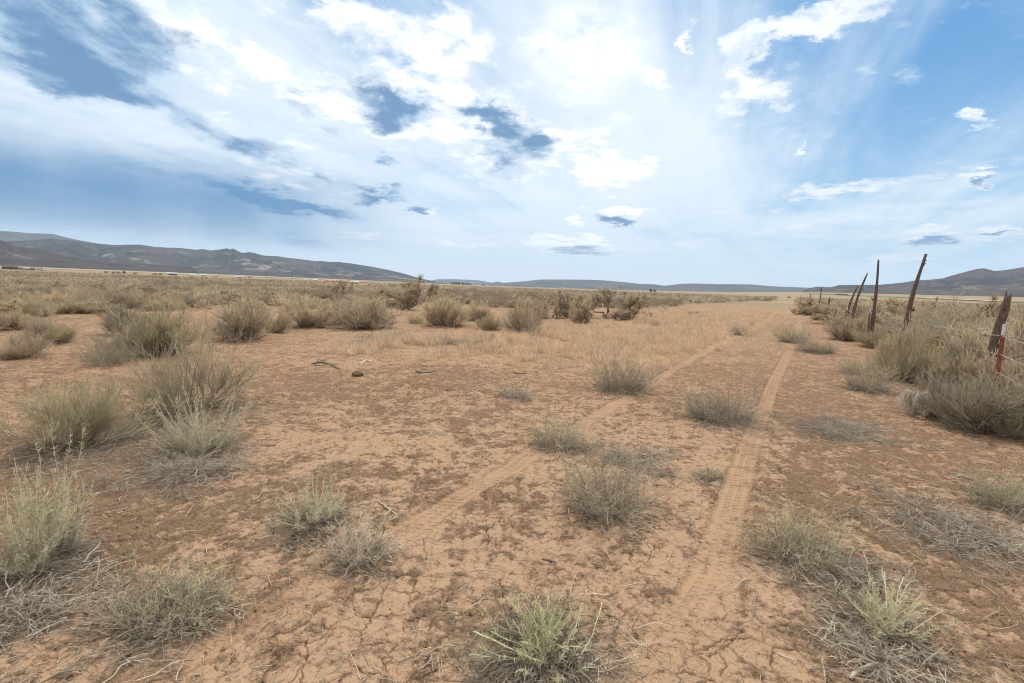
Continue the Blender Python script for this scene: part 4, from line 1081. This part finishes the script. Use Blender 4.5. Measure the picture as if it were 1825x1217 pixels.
def stake(fence, base, top, r0, r1, seed, label=None, bend=.02, knots=3, broken=True):
    r = np.random.default_rng(seed); K, ns = 26, 14
    base = np.array(base, float); top = np.array(top, float); L = np.linalg.norm(top - base); ax = (top - base) / L
    sd = nrm(np.cross(ax, c(0, 1, 0))); f = np.cross(sd, ax)
    V = []; t = np.linspace(-.12, 1, K)
    ph = np.arange(ns) / ns * 2 * math.pi
    k1, k2 = r.normal(size=2)
    for i, u in enumerate(t):
        cen = base + ax * (u * L) + sd * (bend * L * math.sin(u * 3.3 + k1) - bend * L * math.sin(k1) * (1 - u) - bend * L * math.sin(3.3 + k1) * u) + f * bend * .6 * L * (math.sin(u * 4 + k2) - math.sin(k2) * (1 - u) - math.sin(4 + k2) * u)
        rad = (r0 + (r1 - r0) * max(u, 0) ** .85) * (1 + .2 * (vnoise(np.array([u * 9]), np.array([seed * 1.7]))[0] - .5) * 2)
        rr = rad * (1 + .22 * (vnoise(np.cos(ph) * 1.6 + seed, np.sin(ph) * 1.6 + u * 1.5, seed) - .5) * 2 + .10 * np.sin(ph * 5 + u * 3))
        lift = (r.random(ns) ** 2 * (1.6 if broken else .4) * r1 * 2.0) if i == K - 1 else 0
        for j in range(ns): V.append(cen + sd * math.cos(ph[j]) * rr[j] + f * math.sin(ph[j]) * rr[j] + ax * (lift[j] if i == K - 1 else 0))
    V.append(top - ax * r1 * .4)
    q = [(i * ns + j, i * ns + (j + 1) % ns, (i + 1) * ns + (j + 1) % ns, (i + 1) * ns + j) for i in range(K - 1) for j in range(ns)]
    tr = [((K - 1) * ns + j, (K - 1) * ns + (j + 1) % ns, len(V) - 1) for j in range(ns)]
    V = np.array(V)
    # stubs where branches were cut
    for kk in range(knots):
        u = r.uniform(.35, .95); a = r.uniform(0, 6.28); rad = r0 + (r1 - r0) * u; p = base + ax * u * L
        d = nrm(sd * math.cos(a) + f * math.sin(a) * .6 + ax * .9); ln = rad * r.uniform(1.6, 2.6); b0 = len(V)
        s1 = nrm(np.cross(d, ax)); s2 = np.cross(d, s1); nv = []
        for m_, (o_, rr) in enumerate([(.3 * rad, rad * .5), (ln, rad * .32)]):
            for j in range(6): nv.append(p + d * o_ + (s1 * math.cos(j * 1.047) + s2 * math.sin(j * 1.047)) * rr)
        V = np.vstack([V, nv]); q += [(b0 + j, b0 + (j + 1) % 6, b0 + 6 + (j + 1) % 6, b0 + 6 + j) for j in range(6)]
        tr += [(b0 + 6, b0 + 6 + j, b0 + 7 + j) for j in range(1, 5)]
    # grain runs along the stake: store the mesh in the stake's own axes
    M = np.stack([sd, f, ax], 1); loc = (V - base) @ M
    o = mesh_from('wooden_stake', loc, q, tr, WOOD, fence, True)
    o.matrix_local = Matrix(((M[0, 0], M[0, 1], M[0, 2], base[0]), (M[1, 0], M[1, 1], M[1, 2], base[1]), (M[2, 0], M[2, 1], M[2, 2], base[2]), (0, 0, 0, 1)))
    if label: o['label'] = label
    return o
def build_fence():
    fence = empty('wire_fence', (0, 0, 0), 'barbed wire fence of red steel posts and leaning wooden stakes beside the tracks', 'fence')
    tp = [((1769, 728), (1790.5, 577)), ((1608, 638), (1619, 555)), ((1543.5, 612), (1551.5, 549))]
    bases = [np.array(ground_at(*b)[:3]) for b, _ in tp]
    face = nrm(c(-.75, -.66, 0))
    tops = []
    for B, (_, tpx) in zip(bases, tp):
        T_ = at_depth(*tpx, depth_of(*B)); tpost(fence, B, T_, face); tops.append(T_)
    dirn = nrm((bases[2] - bases[1]) * c(1, 1, 0) * .5 + (bases[2] - bases[0]) * c(1, 1, 0)); n2 = 12
    for k in range(1, n2):
        B = bases[2] + dirn * (5.2 * k + .6 * math.sin(k * 2.1)); B[2] = gz(B[0], B[1]); T_ = B + c(.05 * math.sin(k), .03, 1.25)
        tpost(fence, B, T_, face); bases.append(B); tops.append(T_)
    B = bases[0] - nrm(bases[1] - bases[0]) * 5.0; B[2] = gz(B[0], B[1]); bases.insert(0, B); tops.insert(0, B + c(.06, 0, 1.28))
    tpost(fence, B, B + c(.06, 0, 1.28), face)
    def stk(px, py, tx, ty, r0, r1, seed, label, **kw):
        x, y, z, d = ground_at(px, py); T_ = at_depth(tx, ty, depth_of(x, y, z)); return stake(fence, (x, y, z), T_, r0, r1, seed, label, **kw)
    stk(1756, 716, 1796, 530, .064, .046, 1, 'short thick stake with a split broken top', bend=.03, knots=2)
    stk(1607, 640, 1650.5, 453, .098, .026, 2, 'tallest stake, dark and leaning, tapering to a thin tip', bend=.022, knots=4, broken=False)
    stk(1549, 615, 1565.5, 465, .088, .026, 3, 'tall straight stake with a splintered tip', bend=.016, knots=4)
    stk(1512, 594, 1546, 487, .085, .026, 4, 'thin stake leaning towards the hills', bend=.022, knots=2, broken=False)
    stk(1502, 588, 1528.5, 510, .085, .026, 5, 'crooked shorter stake', bend=.028, knots=2, broken=False)
    stk(1459, 557, 1464, 511.5, .085, .04, 6, None, knots=1, broken=False)
    stk(1442, 549, 1445, 524, .085, .05, 7, None, knots=0, broken=False)
    stk(1474, 566, 1478.5, 531, .07, .04, 8, None, knots=0)
    stk(1427, 541, 1428, 527, .10, .06, 9, None, knots=0)
    # strands
    for hgt in (1.10, .82, .54, .27):
        pts = []
        for i in range(len(bases) - 1):
            a = bases[i] + (tops[i] - bases[i]) * hgt / 1.29 + face * .012; b = bases[i + 1] + (tops[i + 1] - bases[i + 1]) * hgt / 1.29 + face * .012
            for t in np.linspace(0, 1, 12, endpoint=False): pts.append(a * (1 - t) + b * t - c(0, 0, .10 * math.sin(math.pi * t) * (.5 + .5 * ((i * 7 + int(hgt * 10)) % 3) / 2)))
        P = np.array(pts); acc = Acc(); acc.tubes(P[None], .0031, c(1, 1, 1), c(1, 1, 1), 5)
        # barbs on the near spans
        seg = P[:48]; L = np.linalg.norm(np.diff(seg, axis=0), axis=1); s_ = np.concatenate([[0], np.cumsum(L)])
        for u in np.arange(.2, s_[-1], .13):
            p = np.array([np.interp(u, s_, seg[:, k]) for k in range(3)]); rr = nrm(rng.normal(size=3))
            acc.tubes(np.array([[p - rr * .014, p + rr * .014]]), .0012, c(1, 1, 1), c(1, 1, 1), 3)
        acc.build('barbed_wire', WIRE, fence)
build_fence()

# ------------------------------------------------------------------ tumbleweed
def tumbleweed():
    r = np.random.default_rng(5); x, y, z, d = ground_at(1628, 741); R = 46 * d / FPX / 2
    a, b = Acc(), Acc(); n = 74
    ph = r.random(n) * 6.283; K = 12; t = np.linspace(0, 1, K)
    # ribs spring from the old root at the top rear and fall over the ball
    th = t[None] * (1.5 + 1.1 * r.random((n, 1))); rad = R * (.75 + .4 * r.random((n, 1))) * np.minimum(1, .25 + t[None] * 3)
    ph2 = ph[:, None] + .35 * np.sin(t[None] * 3 + ph[:, None] * 5)
    P = np.stack([np.sin(th) * np.cos(ph2) * rad, np.sin(th) * np.sin(ph2) * rad, R + np.cos(th) * rad * 1.02], -1); P[:, :, 2] = np.maximum(P[:, :, 2], .01)
    col = c(.60, .54, .45)
    a.tubes(P, np.linspace(.0034, .0014, K)[None] * (.7 + .6 * r.random((n, 1))), col * .85, col, 4, .2, r)
    S, D, _, _ = sprout(r, P, n * 9, .15, 1, .6, 0); Q = grow(r, S, D, R * (.12 + .3 * r.random(n * 9)), 4, -.05, .2); Q[:, :, 2] = np.maximum(Q[:, :, 2], .005)
    b.tubes(Q, np.linspace(.0016, .0008, 4)[None], col * .85, col * 1.05, 3, .2, r)
    e = empty('tumbleweed', (x, y, z), 'white dried tumbleweed ball lying against the bushes on the right', 'tumbleweed')
    a.build('rib', DEADW, e); b.build('twig_web', DEADW, e)
tumbleweed()

# ------------------------------------------------------------------ sticks lying on the bare soil
def stick(pxs, rad, label, col=GREYTWIG, forks=(), cat='stick', name='stick', dz=0.0):
    rad *= .62; col = col * .85; P = []
    for px, py in pxs:
        x, y, z, d = ground_at(px, py); P.append((x, y, z + rad + dz))
    P = spline(P, .03) if len(P) > 2 else np.array([np.array(P[0]) * (1 - t) + np.array(P[1]) * t for t in np.linspace(0, 1, 6)])
    r = np.random.default_rng(int(pxs[0][0])); P = P + r.normal(size=P.shape) * rad * .22; P[:, 2] = np.maximum(P[:, 2], 0) + 0
    a = Acc(); K = len(P); o0 = P[0].copy(); P = P - o0
    rr = rad * (1.1 - .5 * np.linspace(0, 1, K)) * (1 + .25 * (r.random(K) - .5)); rr[0] *= .6; rr[-1] *= .5
    a.tubes(P[None], rr[None], col * .75, col * 1.15, 7)
    for fk in forks:
        Q = np.array([ground_at(*p)[:3] for p in fk]) + c(0, 0, rad + dz + .012) - o0
        Q = np.array([Q[0] * (1 - t) + Q[1] * t for t in np.linspace(0, 1, 5)]); Q = Q + r.normal(size=Q.shape) * rad * .25
        a.tubes(Q[None], np.linspace(rad * .7, rad * .3, 5)[None], col * .9, col * 1.2, 6)
    o = a.build(name, DEADW, None, True); o.location = o0; tag(o, label, cat)
stick([(676, 899), (688, 908), (700, 918), (709, 925)], .013, 'forked weathered stick beside the left wheel track', PALETWIG * .8, [((700, 917), (706, 914)), ((698, 917), (688, 924))])
stick([(965, 1003), (978, 1005), (992, 1009)], .010, 'short dark stick lying on the cracked clay in front of the green thorny plant', GREYTWIG * .5)
stick([(944, 1085), (955, 1075), (962, 1066)], .007, 'pale splinter behind the bright green thorny plant', PALETWIG)
stick([(640, 648), (652, 642), (664, 644)], .022, 'bleached white branch on the bare clearing', PALETWIG * 1.3, [((634, 641), (652, 639)), ((650, 644), (640, 652))])
stick([(556, 648), (574, 645), (592, 650), (606, 657)], .028, 'dark fallen branch left of the bleached white branch', GREYTWIG * .5, [((560, 651), (588, 653)), ((566, 644), (580, 641)), ((575, 647), (600, 650))])
stick([(741, 661), (752, 664), (766, 663), (777, 660)], .026, 'curved dark branch behind the ant mound', GREYTWIG * .55)
stick([(748, 650), (760, 653), (773, 654)], .018, 'dark twiggy branch behind the curved one', GREYTWIG * .5, [((750, 654), (764, 650))])
stick([(914, 664), (925, 667), (937, 665)], .022, 'short dark branch right of the ant mound, below the straw grass', GREYTWIG * .55)
stick([(782, 699), (795, 697), (812, 694)], .014, 'dark twig with side shoots right of the ant mound', GREYTWIG * .5, [((796, 697), (806, 690))])
stick([(770, 683), (780, 681), (794, 682)], .012, 'pale thin stick right beside the ant mound', PALETWIG)
stick([(833, 706), (846, 699), (858, 702)], .014, 'bleached knotted twig left of the heap of bleached twigs', PALETWIG * 1.05, [((846, 700), (860, 706)), ((848, 699), (856, 694))])
stick([(1488, 1100), (1478, 1125), (1470, 1148), (1492, 1160), (1500, 1190)], .011, 'bleached twisted root in the lower right corner', PALETWIG * .85, [((1478, 1124), (1464, 1112)), ((1474, 1140), (1490, 1132)), ((1470, 1148), (1462, 1152))])
stick([(1515, 1217), (1530, 1203), (1545, 1196), (1560, 1188)], .016, 'thick bleached branch cut by the bottom edge in the lower right', PALETWIG * .9)
stick([(1694, 846), (1715, 852), (1740, 860), (1770, 868)], .014, 'bleached branch at the foot of the plant on the right picture edge', PALETWIG * .95, [((1715, 852), (1700, 856))])
stick([(1545, 1010), (1500, 1040), (1488, 1062)], .005, 'long thin stalk trailing from the green leafy plant', PALETWIG)
stick([(268, 846), (300, 838), (345, 834)], .014, 'straight stick in front of the pale spiky plant', GREYTWIG * .85)
stick([(1030, 1068), (1052, 1065), (1085, 1068)], .008, 'pale thorny branch right of the bright green thorny plant', PALETWIG * 1.1)

def clod():
    r = np.random.default_rng(9); x, y, z, d = ground_at(636, 668); import bmesh
    bm = bmesh.new(); bmesh.ops.create_icosphere(bm, subdivisions=4, radius=.10)
    for v in bm.verts:
        p = np.array(v.co); n = fbm(np.array([p[0] * 12 + 3]), np.array([p[1] * 12 + p[2] * 9]), 4, 3)[0]
        v.co = Vector(p * (.6 + .85 * n) * c(1, .8, .55))
    me = bpy.data.meshes.new('earth_clod'); bm.to_mesh(me); bm.free()
    me.materials.append(solid_mat('dark_clod_soil', (.19, .12, .075), 1, 0, 40, .5)); me.polygons.foreach_set('use_smooth', [True] * len(me.polygons))
    o = bpy.data.objects.new('earth_clod', me); link(o); o.location = (x, y, z + .03); tag(o, 'dark lumpy clod lying on the clearing below the bleached white branch', 'clod')
clod()

# ------------------------------------------------------------------ straw grass, twig litter, soil crumbs (nobody could count them)
def straw_grass():
    r = np.random.default_rng(21); a = Acc()
    n = 420000; Y = 4 + 40 * r.random(n) ** 1.1; X = r.uniform(-.9, 1.05, n) * Y
    px, py, _ = proj(X, Y, np.zeros(n)); g = grass_field(X, Y, px, py); T, _s = track_fields(X, Y)
    p = g ** 1.4 * sstep(.40, .66, fbm(X / .45, Y / .45, 3, 93)) * 1.6 * (np.abs(T) > 1.15) * np.where(Y > 12, 1, .8)
    keep = r.random(n) < p * .115 
    X, Y, g = X[keep], Y[keep], g[keep]; N = len(X); Z = base_z(X, Y)
    nb = 20; k = np.repeat(np.arange(N), nb); M = N * nb
    S = np.stack([X[k] + .045 * r.normal(size=M), Y[k] + .045 * r.normal(size=M), Z[k] - .005], 1)
    D = nrm(np.stack([.33 * r.normal(size=M), .33 * r.normal(size=M), np.ones(M)], 1))
    hh = (.06 + .20 * g[k]) * r.uniform(.6, 1.15, M) * r.uniform(.45, 1.3, N)[k] * (.6 + .8 * vnoise(X[k] / .6, Y[k] / .6, 4))
    col = c(.72, .54, .37) * (.75 + .35 * r.random((N, 1)))[k]; col = np.where(r.random((M, 1)) < .12, GREYTWIG, col)
    a.leaves(S, D, hh, .0075, col, r, .25)
    tag(a.build('dry_grass', STRAW), kind='stuff')
straw_grass()
def litter():
    r = np.random.default_rng(22); a = Acc()
    n = 190000; Y = 1.0 + 15 * r.random(n) ** 1.6; X = r.uniform(-1.15, 1.15, n) * (Y + .6)
    f = soil_fields(X, Y); p = np.clip(f['litter'] * .60 + .05 * np.clip(f['crust'] + .25, 0, 1.2) + .03, 0, .6) * (1 - .9 * f['tm'])
    keep = r.random(n) < p; X, Y = X[keep], Y[keep]; N = len(X); Z = base_z(X, Y) 
    ph = r.random(N) * 6.283; L = (.02 + .17 * r.random(N) ** 2)
    S = np.stack([X, Y, Z + .004 + .012 * r.random(N)], 1); D = np.stack([np.cos(ph), np.sin(ph), .12 * r.normal(size=N)], 1)
    P = grow(r, S, D, L, 4, 0, .12)
    tone = r.random((N, 1)); tone = tone ** 1.7; col = GREYTWIG * .4 * (1 - tone) + PALETWIG * .9 * tone
    a.tubes(P, np.linspace(.0019, .0011, 4)[None] * (.5 + r.random((N, 1)) * .9), col * .9, col, 3)
    tag(a.build('twig_litter', DEADW), kind='stuff')
    b = Acc(); n = 90000; Y = 1.0 + 10 * r.random(n) ** 1.5; X = r.uniform(-1.1, 1.1, n) * (Y + .5)
    f = soil_fields(X, Y); keep = r.random(n) < np.clip(.05 + .30 * np.clip(f['crust'] + .1, 0, 1), 0, .5) * (1 - .8 * f['tm'])
    X, Y = X[keep], Y[keep]; N = len(X); sz = (.0025 + .010 * r.random(N) ** 3)[:, None]
    o6 = np.array([(1, 0, 0), (-1, 0, 0), (0, 1, 0), (0, -1, 0), (0, 0, 1), (0, 0, -1)], float)
    V = (o6[None] * (.6 + .6 * r.random((N, 6, 1)))) * sz[:, :, None] + np.stack([X, Y, base_z(X, Y) + sz[:, 0] * .3], 1)[:, None]
    T = np.array([(0, 2, 4), (2, 1, 4), (1, 3, 4), (3, 0, 4), (2, 0, 5), (1, 2, 5), (3, 1, 5), (0, 3, 5)])
    t = ((np.arange(N) * 6)[:, None, None] + T[None]).reshape(-1, 3)
    tone = r.random((N, 1, 1)); col = c(.20, .115, .065) * (1 - tone) + c(.40, .255, .155) * tone
    b._add(V, np.broadcast_to(col, V.shape), None, t)
    tag(b.build('soil_crumbs', DEADW), kind='stuff')
litter()

# ------------------------------------------------------------------ far houses, trees and poles
HM = {}
def hmat(rgb):
    if rgb not in HM: HM[rgb] = solid_mat('painted_metal_%d' % len(HM), tuple(v * .72 for v in lin(*rgb)), .7, 0, .4, .2)
    return HM[rgb]
def box(acc, x0, x1, y0, y1, z0, z1):
    V = np.array([(x, y, z) for z in (z0, z1) for x, y in ((x0, y0), (x1, y0), (x1, y1), (x0, y1))], float)
    acc._add(V, np.ones(3), np.array([(3, 2, 1, 0), (4, 5, 6, 7), (0, 1, 5, 4), (1, 2, 6, 5), (2, 3, 7, 6), (3, 0, 4, 7)]))
def house(px, R, w, h, rh, wall, roof, name, label, door=True, turn=0.0):
    d = ray(px, 500); az = math.atan2(d[0], d[1]); x, y = R * math.sin(az), R * math.cos(az); k = R / FPX
    W, D, Hh, Rh = w * k, max(6, w * k * .55), h * k, rh * k
    e = empty(name, (x, y, float(far_z(x, y)) - .2), label, 'house' if name == 'house' else 'barn' if name == 'barn' else 'trailer', 'far buildings', -az + turn)
    a = Acc(); box(a, -W / 2, W / 2, -D / 2, D / 2, 0, Hh); wl = a.build('wall', hmat(wall), e)
    V = np.array([(-W / 2 - .4, -D / 2 - .5, Hh), (W / 2 + .4, -D / 2 - .5, Hh), (W / 2 + .4, D / 2 + .5, Hh), (-W / 2 - .4, D / 2 + .5, Hh), (-W / 2 - .4, 0, Hh + Rh), (W / 2 + .4, 0, Hh + Rh)])
    b = Acc(); b._add(V, np.ones(3), np.array([(0, 1, 5, 4), (2, 3, 4, 5), (3, 2, 1, 0)]), np.array([(3, 0, 4), (1, 2, 5)])); b.build('roof', hmat(roof), e)
    if door:
        b = Acc(); box(b, -W * .1, W * .1, -D / 2 - .06, -D / 2 + .02, 0, Hh * .78); b.build('door', hmat((70, 60, 55)), e)
        for s_ in (-.32, .3):
            b = Acc(); box(b, W * (s_ - .06), W * (s_ + .06), -D / 2 - .06, -D / 2 + .02, Hh * .38, Hh * .78); b.build('window', hmat((50, 55, 62)), e)
for a in [(20, 900, 14, 2.6, 1.6, (120, 98, 86), (98, 84, 78), 'barn', 'dark brown barn, leftmost of the far buildings'),
          (38, 950, 7, 1.6, 1.2, (160, 120, 100), (140, 92, 78), 'house', 'small red-roofed house right of the dark brown barn'),
          (52, 930, 9, 1.6, 1.2, (150, 155, 165), (150, 160, 172), 'house', 'small blue-grey house under the left mountains'),
          (66, 930, 10, 1.8, 1.6, (150, 105, 88), (140, 88, 70), 'barn', 'rust-brown barn beside the long white trailer on the far left'),
          (76, 900, 12, 1.6, .5, (225, 222, 210), (215, 212, 200), 'trailer', 'long white trailer beside the rust-brown barn'),
          (306, 1000, 13, 1.8, 1.8, (210, 214, 210), (196, 216, 216), 'barn', 'pale teal roofed barn in the middle of the far left buildings'),
          (309, 850, 10, 1.8, 1.2, (160, 96, 74), (150, 92, 74), 'barn', 'rusty shed just in front of the pale teal roofed barn'),
          (344, 1000, 8, 1.4, 1.2, (220, 220, 215), (228, 230, 228), 'house', 'small white-roofed house right of the pale teal roofed barn'),
          (345, 840, 13, 1.4, .5, (228, 224, 214), (218, 214, 204), 'trailer', 'low white trailer in front of the small white-roofed house'),
          (364, 900, 8, 1.5, 1.5, (90, 105, 105), (205, 218, 220), 'house', 'dark house with a pale roof right of the low white trailer'),
          (387, 850, 11, 1.2, .5, (232, 228, 220), (226, 224, 216), 'trailer', 'white trailer, left of two standing alone on the plain'),
          (427, 850, 14, 1.4, .6, (236, 234, 228), (230, 228, 220), 'trailer', 'white trailer, longer right one of two standing alone on the plain'),
          (545, 760, 4, 1.4, .5, (238, 236, 230), (230, 228, 222), 'trailer', 'tiny white trailer left of the rust roofed house'),
          (562, 760, 7, 1.6, .9, (236, 234, 226), (225, 222, 214), 'house', 'small white house left of the rust roofed house'),
          (594, 640, 27, 2.0, 1.9, (196, 170, 140), (196, 140, 100), 'house', 'long house with a rust-orange roof, largest of the far buildings'),
          (618, 640, 8, 2.0, .8, (232, 224, 214), (222, 216, 206), 'house', 'small pale house next to the rust roofed house'),
          (632, 660, 13, 1.8, 1.4, (232, 234, 234), (238, 240, 240), 'barn', 'white-roofed barn right of the rust roofed house'),
          (648, 620, 12, 1.4, 1.0, (190, 130, 105), (180, 112, 86), 'barn', 'low rust barn, last of the far buildings on the right'),
          (1003, 1300, 4, 1.4, .8, (235, 235, 230), (225, 225, 220), 'house', 'single white house under the middle hills'),
          ]: house(*a)
def small_tree(px, R, w, h, label, group, dark=1.0, seed=0):
    r = np.random.default_rng(seed); d = ray(px, 500); az = math.atan2(d[0], d[1]); x, y = R * math.sin(az), R * math.cos(az); k = R / FPX; W, Hh = w * k, h * k
    e = empty('tree', (x, y, float(far_z(x, y))), label, 'tree', group)
    a = Acc(); P = grow(r, np.zeros((3, 3)), c(0, 0, 1) + r.normal(size=(3, 3)) * .25, Hh * .7, 5, 0, .1); a.tubes(P, np.linspace(.03, .01, 5)[None] * Hh, DARKBARK, DARKBARK, 5); a.build('trunk', BARK, e)
    b = Acc(); n = 700; q = nrm(r.normal(size=(n, 3))) * (r.random((n, 1)) ** .4) * c(W * .5, W * .5, Hh * .42) * (.7 + .5 * r.random((n, 1))); q[:, 2] += Hh * .55
    b.leaves(q, nrm(q - c(0, 0, Hh * .4) + r.normal(size=(n, 3)) * .5), Hh * .13, Hh * .07, c(.075, .085, .040) * dark, r, .4); b.build('crown', LEAF, e)
for i, (px, R, w, h) in enumerate([(190, 760, 5, 3), (203, 780, 4, 2.4), (212, 760, 6, 3), (222, 820, 4, 3.6), (242, 780, 5, 2.5), (277, 760, 7, 3), (287, 770, 5, 2.6), (445, 800, 5, 2.5)]):
    small_tree(px, R, w, h, 'small dark juniper dotted along the far edge of the plain on the left', 'far junipers', 1, 40 + i)
for i, (px, R, w, h) in enumerate([(748, 1500, 6, 5), (755, 1500, 5, 4), (806, 1500, 6, 4), (812, 1520, 7, 5), (818, 1500, 6, 4.5), (825, 1540, 7, 4.5), (832, 1500, 6, 4), (838, 1500, 5, 3.6), (862, 1550, 6, 3)]):
    small_tree(px, R, w, h, 'bluish far tree in the row on the horizon between the mountain and the middle hills', 'far row of trees', 1.2, 60 + i)
small_tree(1161, 900, 5, 5, 'left of the two dark trees below the middle hills', None, 1, 80); small_tree(1168, 900, 5, 4, 'right of the two dark trees below the middle hills', None, 1, 81)
small_tree(1596, 330, 13, 6.5, 'round dark green tree alone at the edge of the green field', None, .8, 82)
small_tree(1409, 420, 6, 3, 'dark low tree where the wheel tracks meet the horizon', None, 1, 83)
for i, px in enumerate((1496, 1503, 1510)): small_tree(px, 1200, 7, 3, 'low dark tree of three at the back of the green field', 'trees behind the green field', 1, 84 + i)
def pole(px, R, h, label):
    d = ray(px, 500); az = math.atan2(d[0], d[1]); x, y = R * math.sin(az), R * math.cos(az); k = R / FPX
    e = empty('utility_pole', (x, y, float(far_z(x, y))), label, 'utility pole', None, -az)
    a = Acc(); a.tubes(np.array([[(0, 0, -.3), (0, 0, h * k)]]), .16, c(1, 1, 1), c(1, 1, 1), 8); a.build('pole', WOOD, e)
    b = Acc(); box(b, -1.2, 1.2, -.23, -.17, h * k * .88, h * k * .88 + .14); b.build('crossarm', WOOD, e)
pole(474, 700, 12, 'thin pole left of the two on the far plain'); pole(520, 800, 9, 'thin pole right of the two on the far plain')

# ------------------------------------------------------------------ air
def build_haze():
    S, top = 17500.0, 1100.0
    V = [(x, y, z) for z in (-2.0, top) for x, y in ((-S, -S), (S, -S), (S, S), (-S, S))]
    q = [(3, 2, 1, 0), (4, 5, 6, 7), (0, 1, 5, 4), (1, 2, 6, 5), (2, 3, 7, 6), (3, 0, 4, 7)]
    m = bpy.data.materials.new('valley_haze'); m.use_nodes = True
    s = NT(m.node_tree); s.n.clear()
    v = s.node('ShaderNodeVolumePrincipled'); v.inputs['Color'].default_value = (.58, .78, 1.0, 1); v.inputs['Density'].default_value = HAZE; v.inputs['Anisotropy'].default_value = .2
    o = s.node('ShaderNodeOutputMaterial'); s.l.new(v.outputs[0], o.inputs['Volume'])
    m.cycles.homogeneous_volume = True
    tag(mesh_from('haze', V, q, None, m, None, False), kind='stuff')
HAZE = 4.5e-5
build_haze()
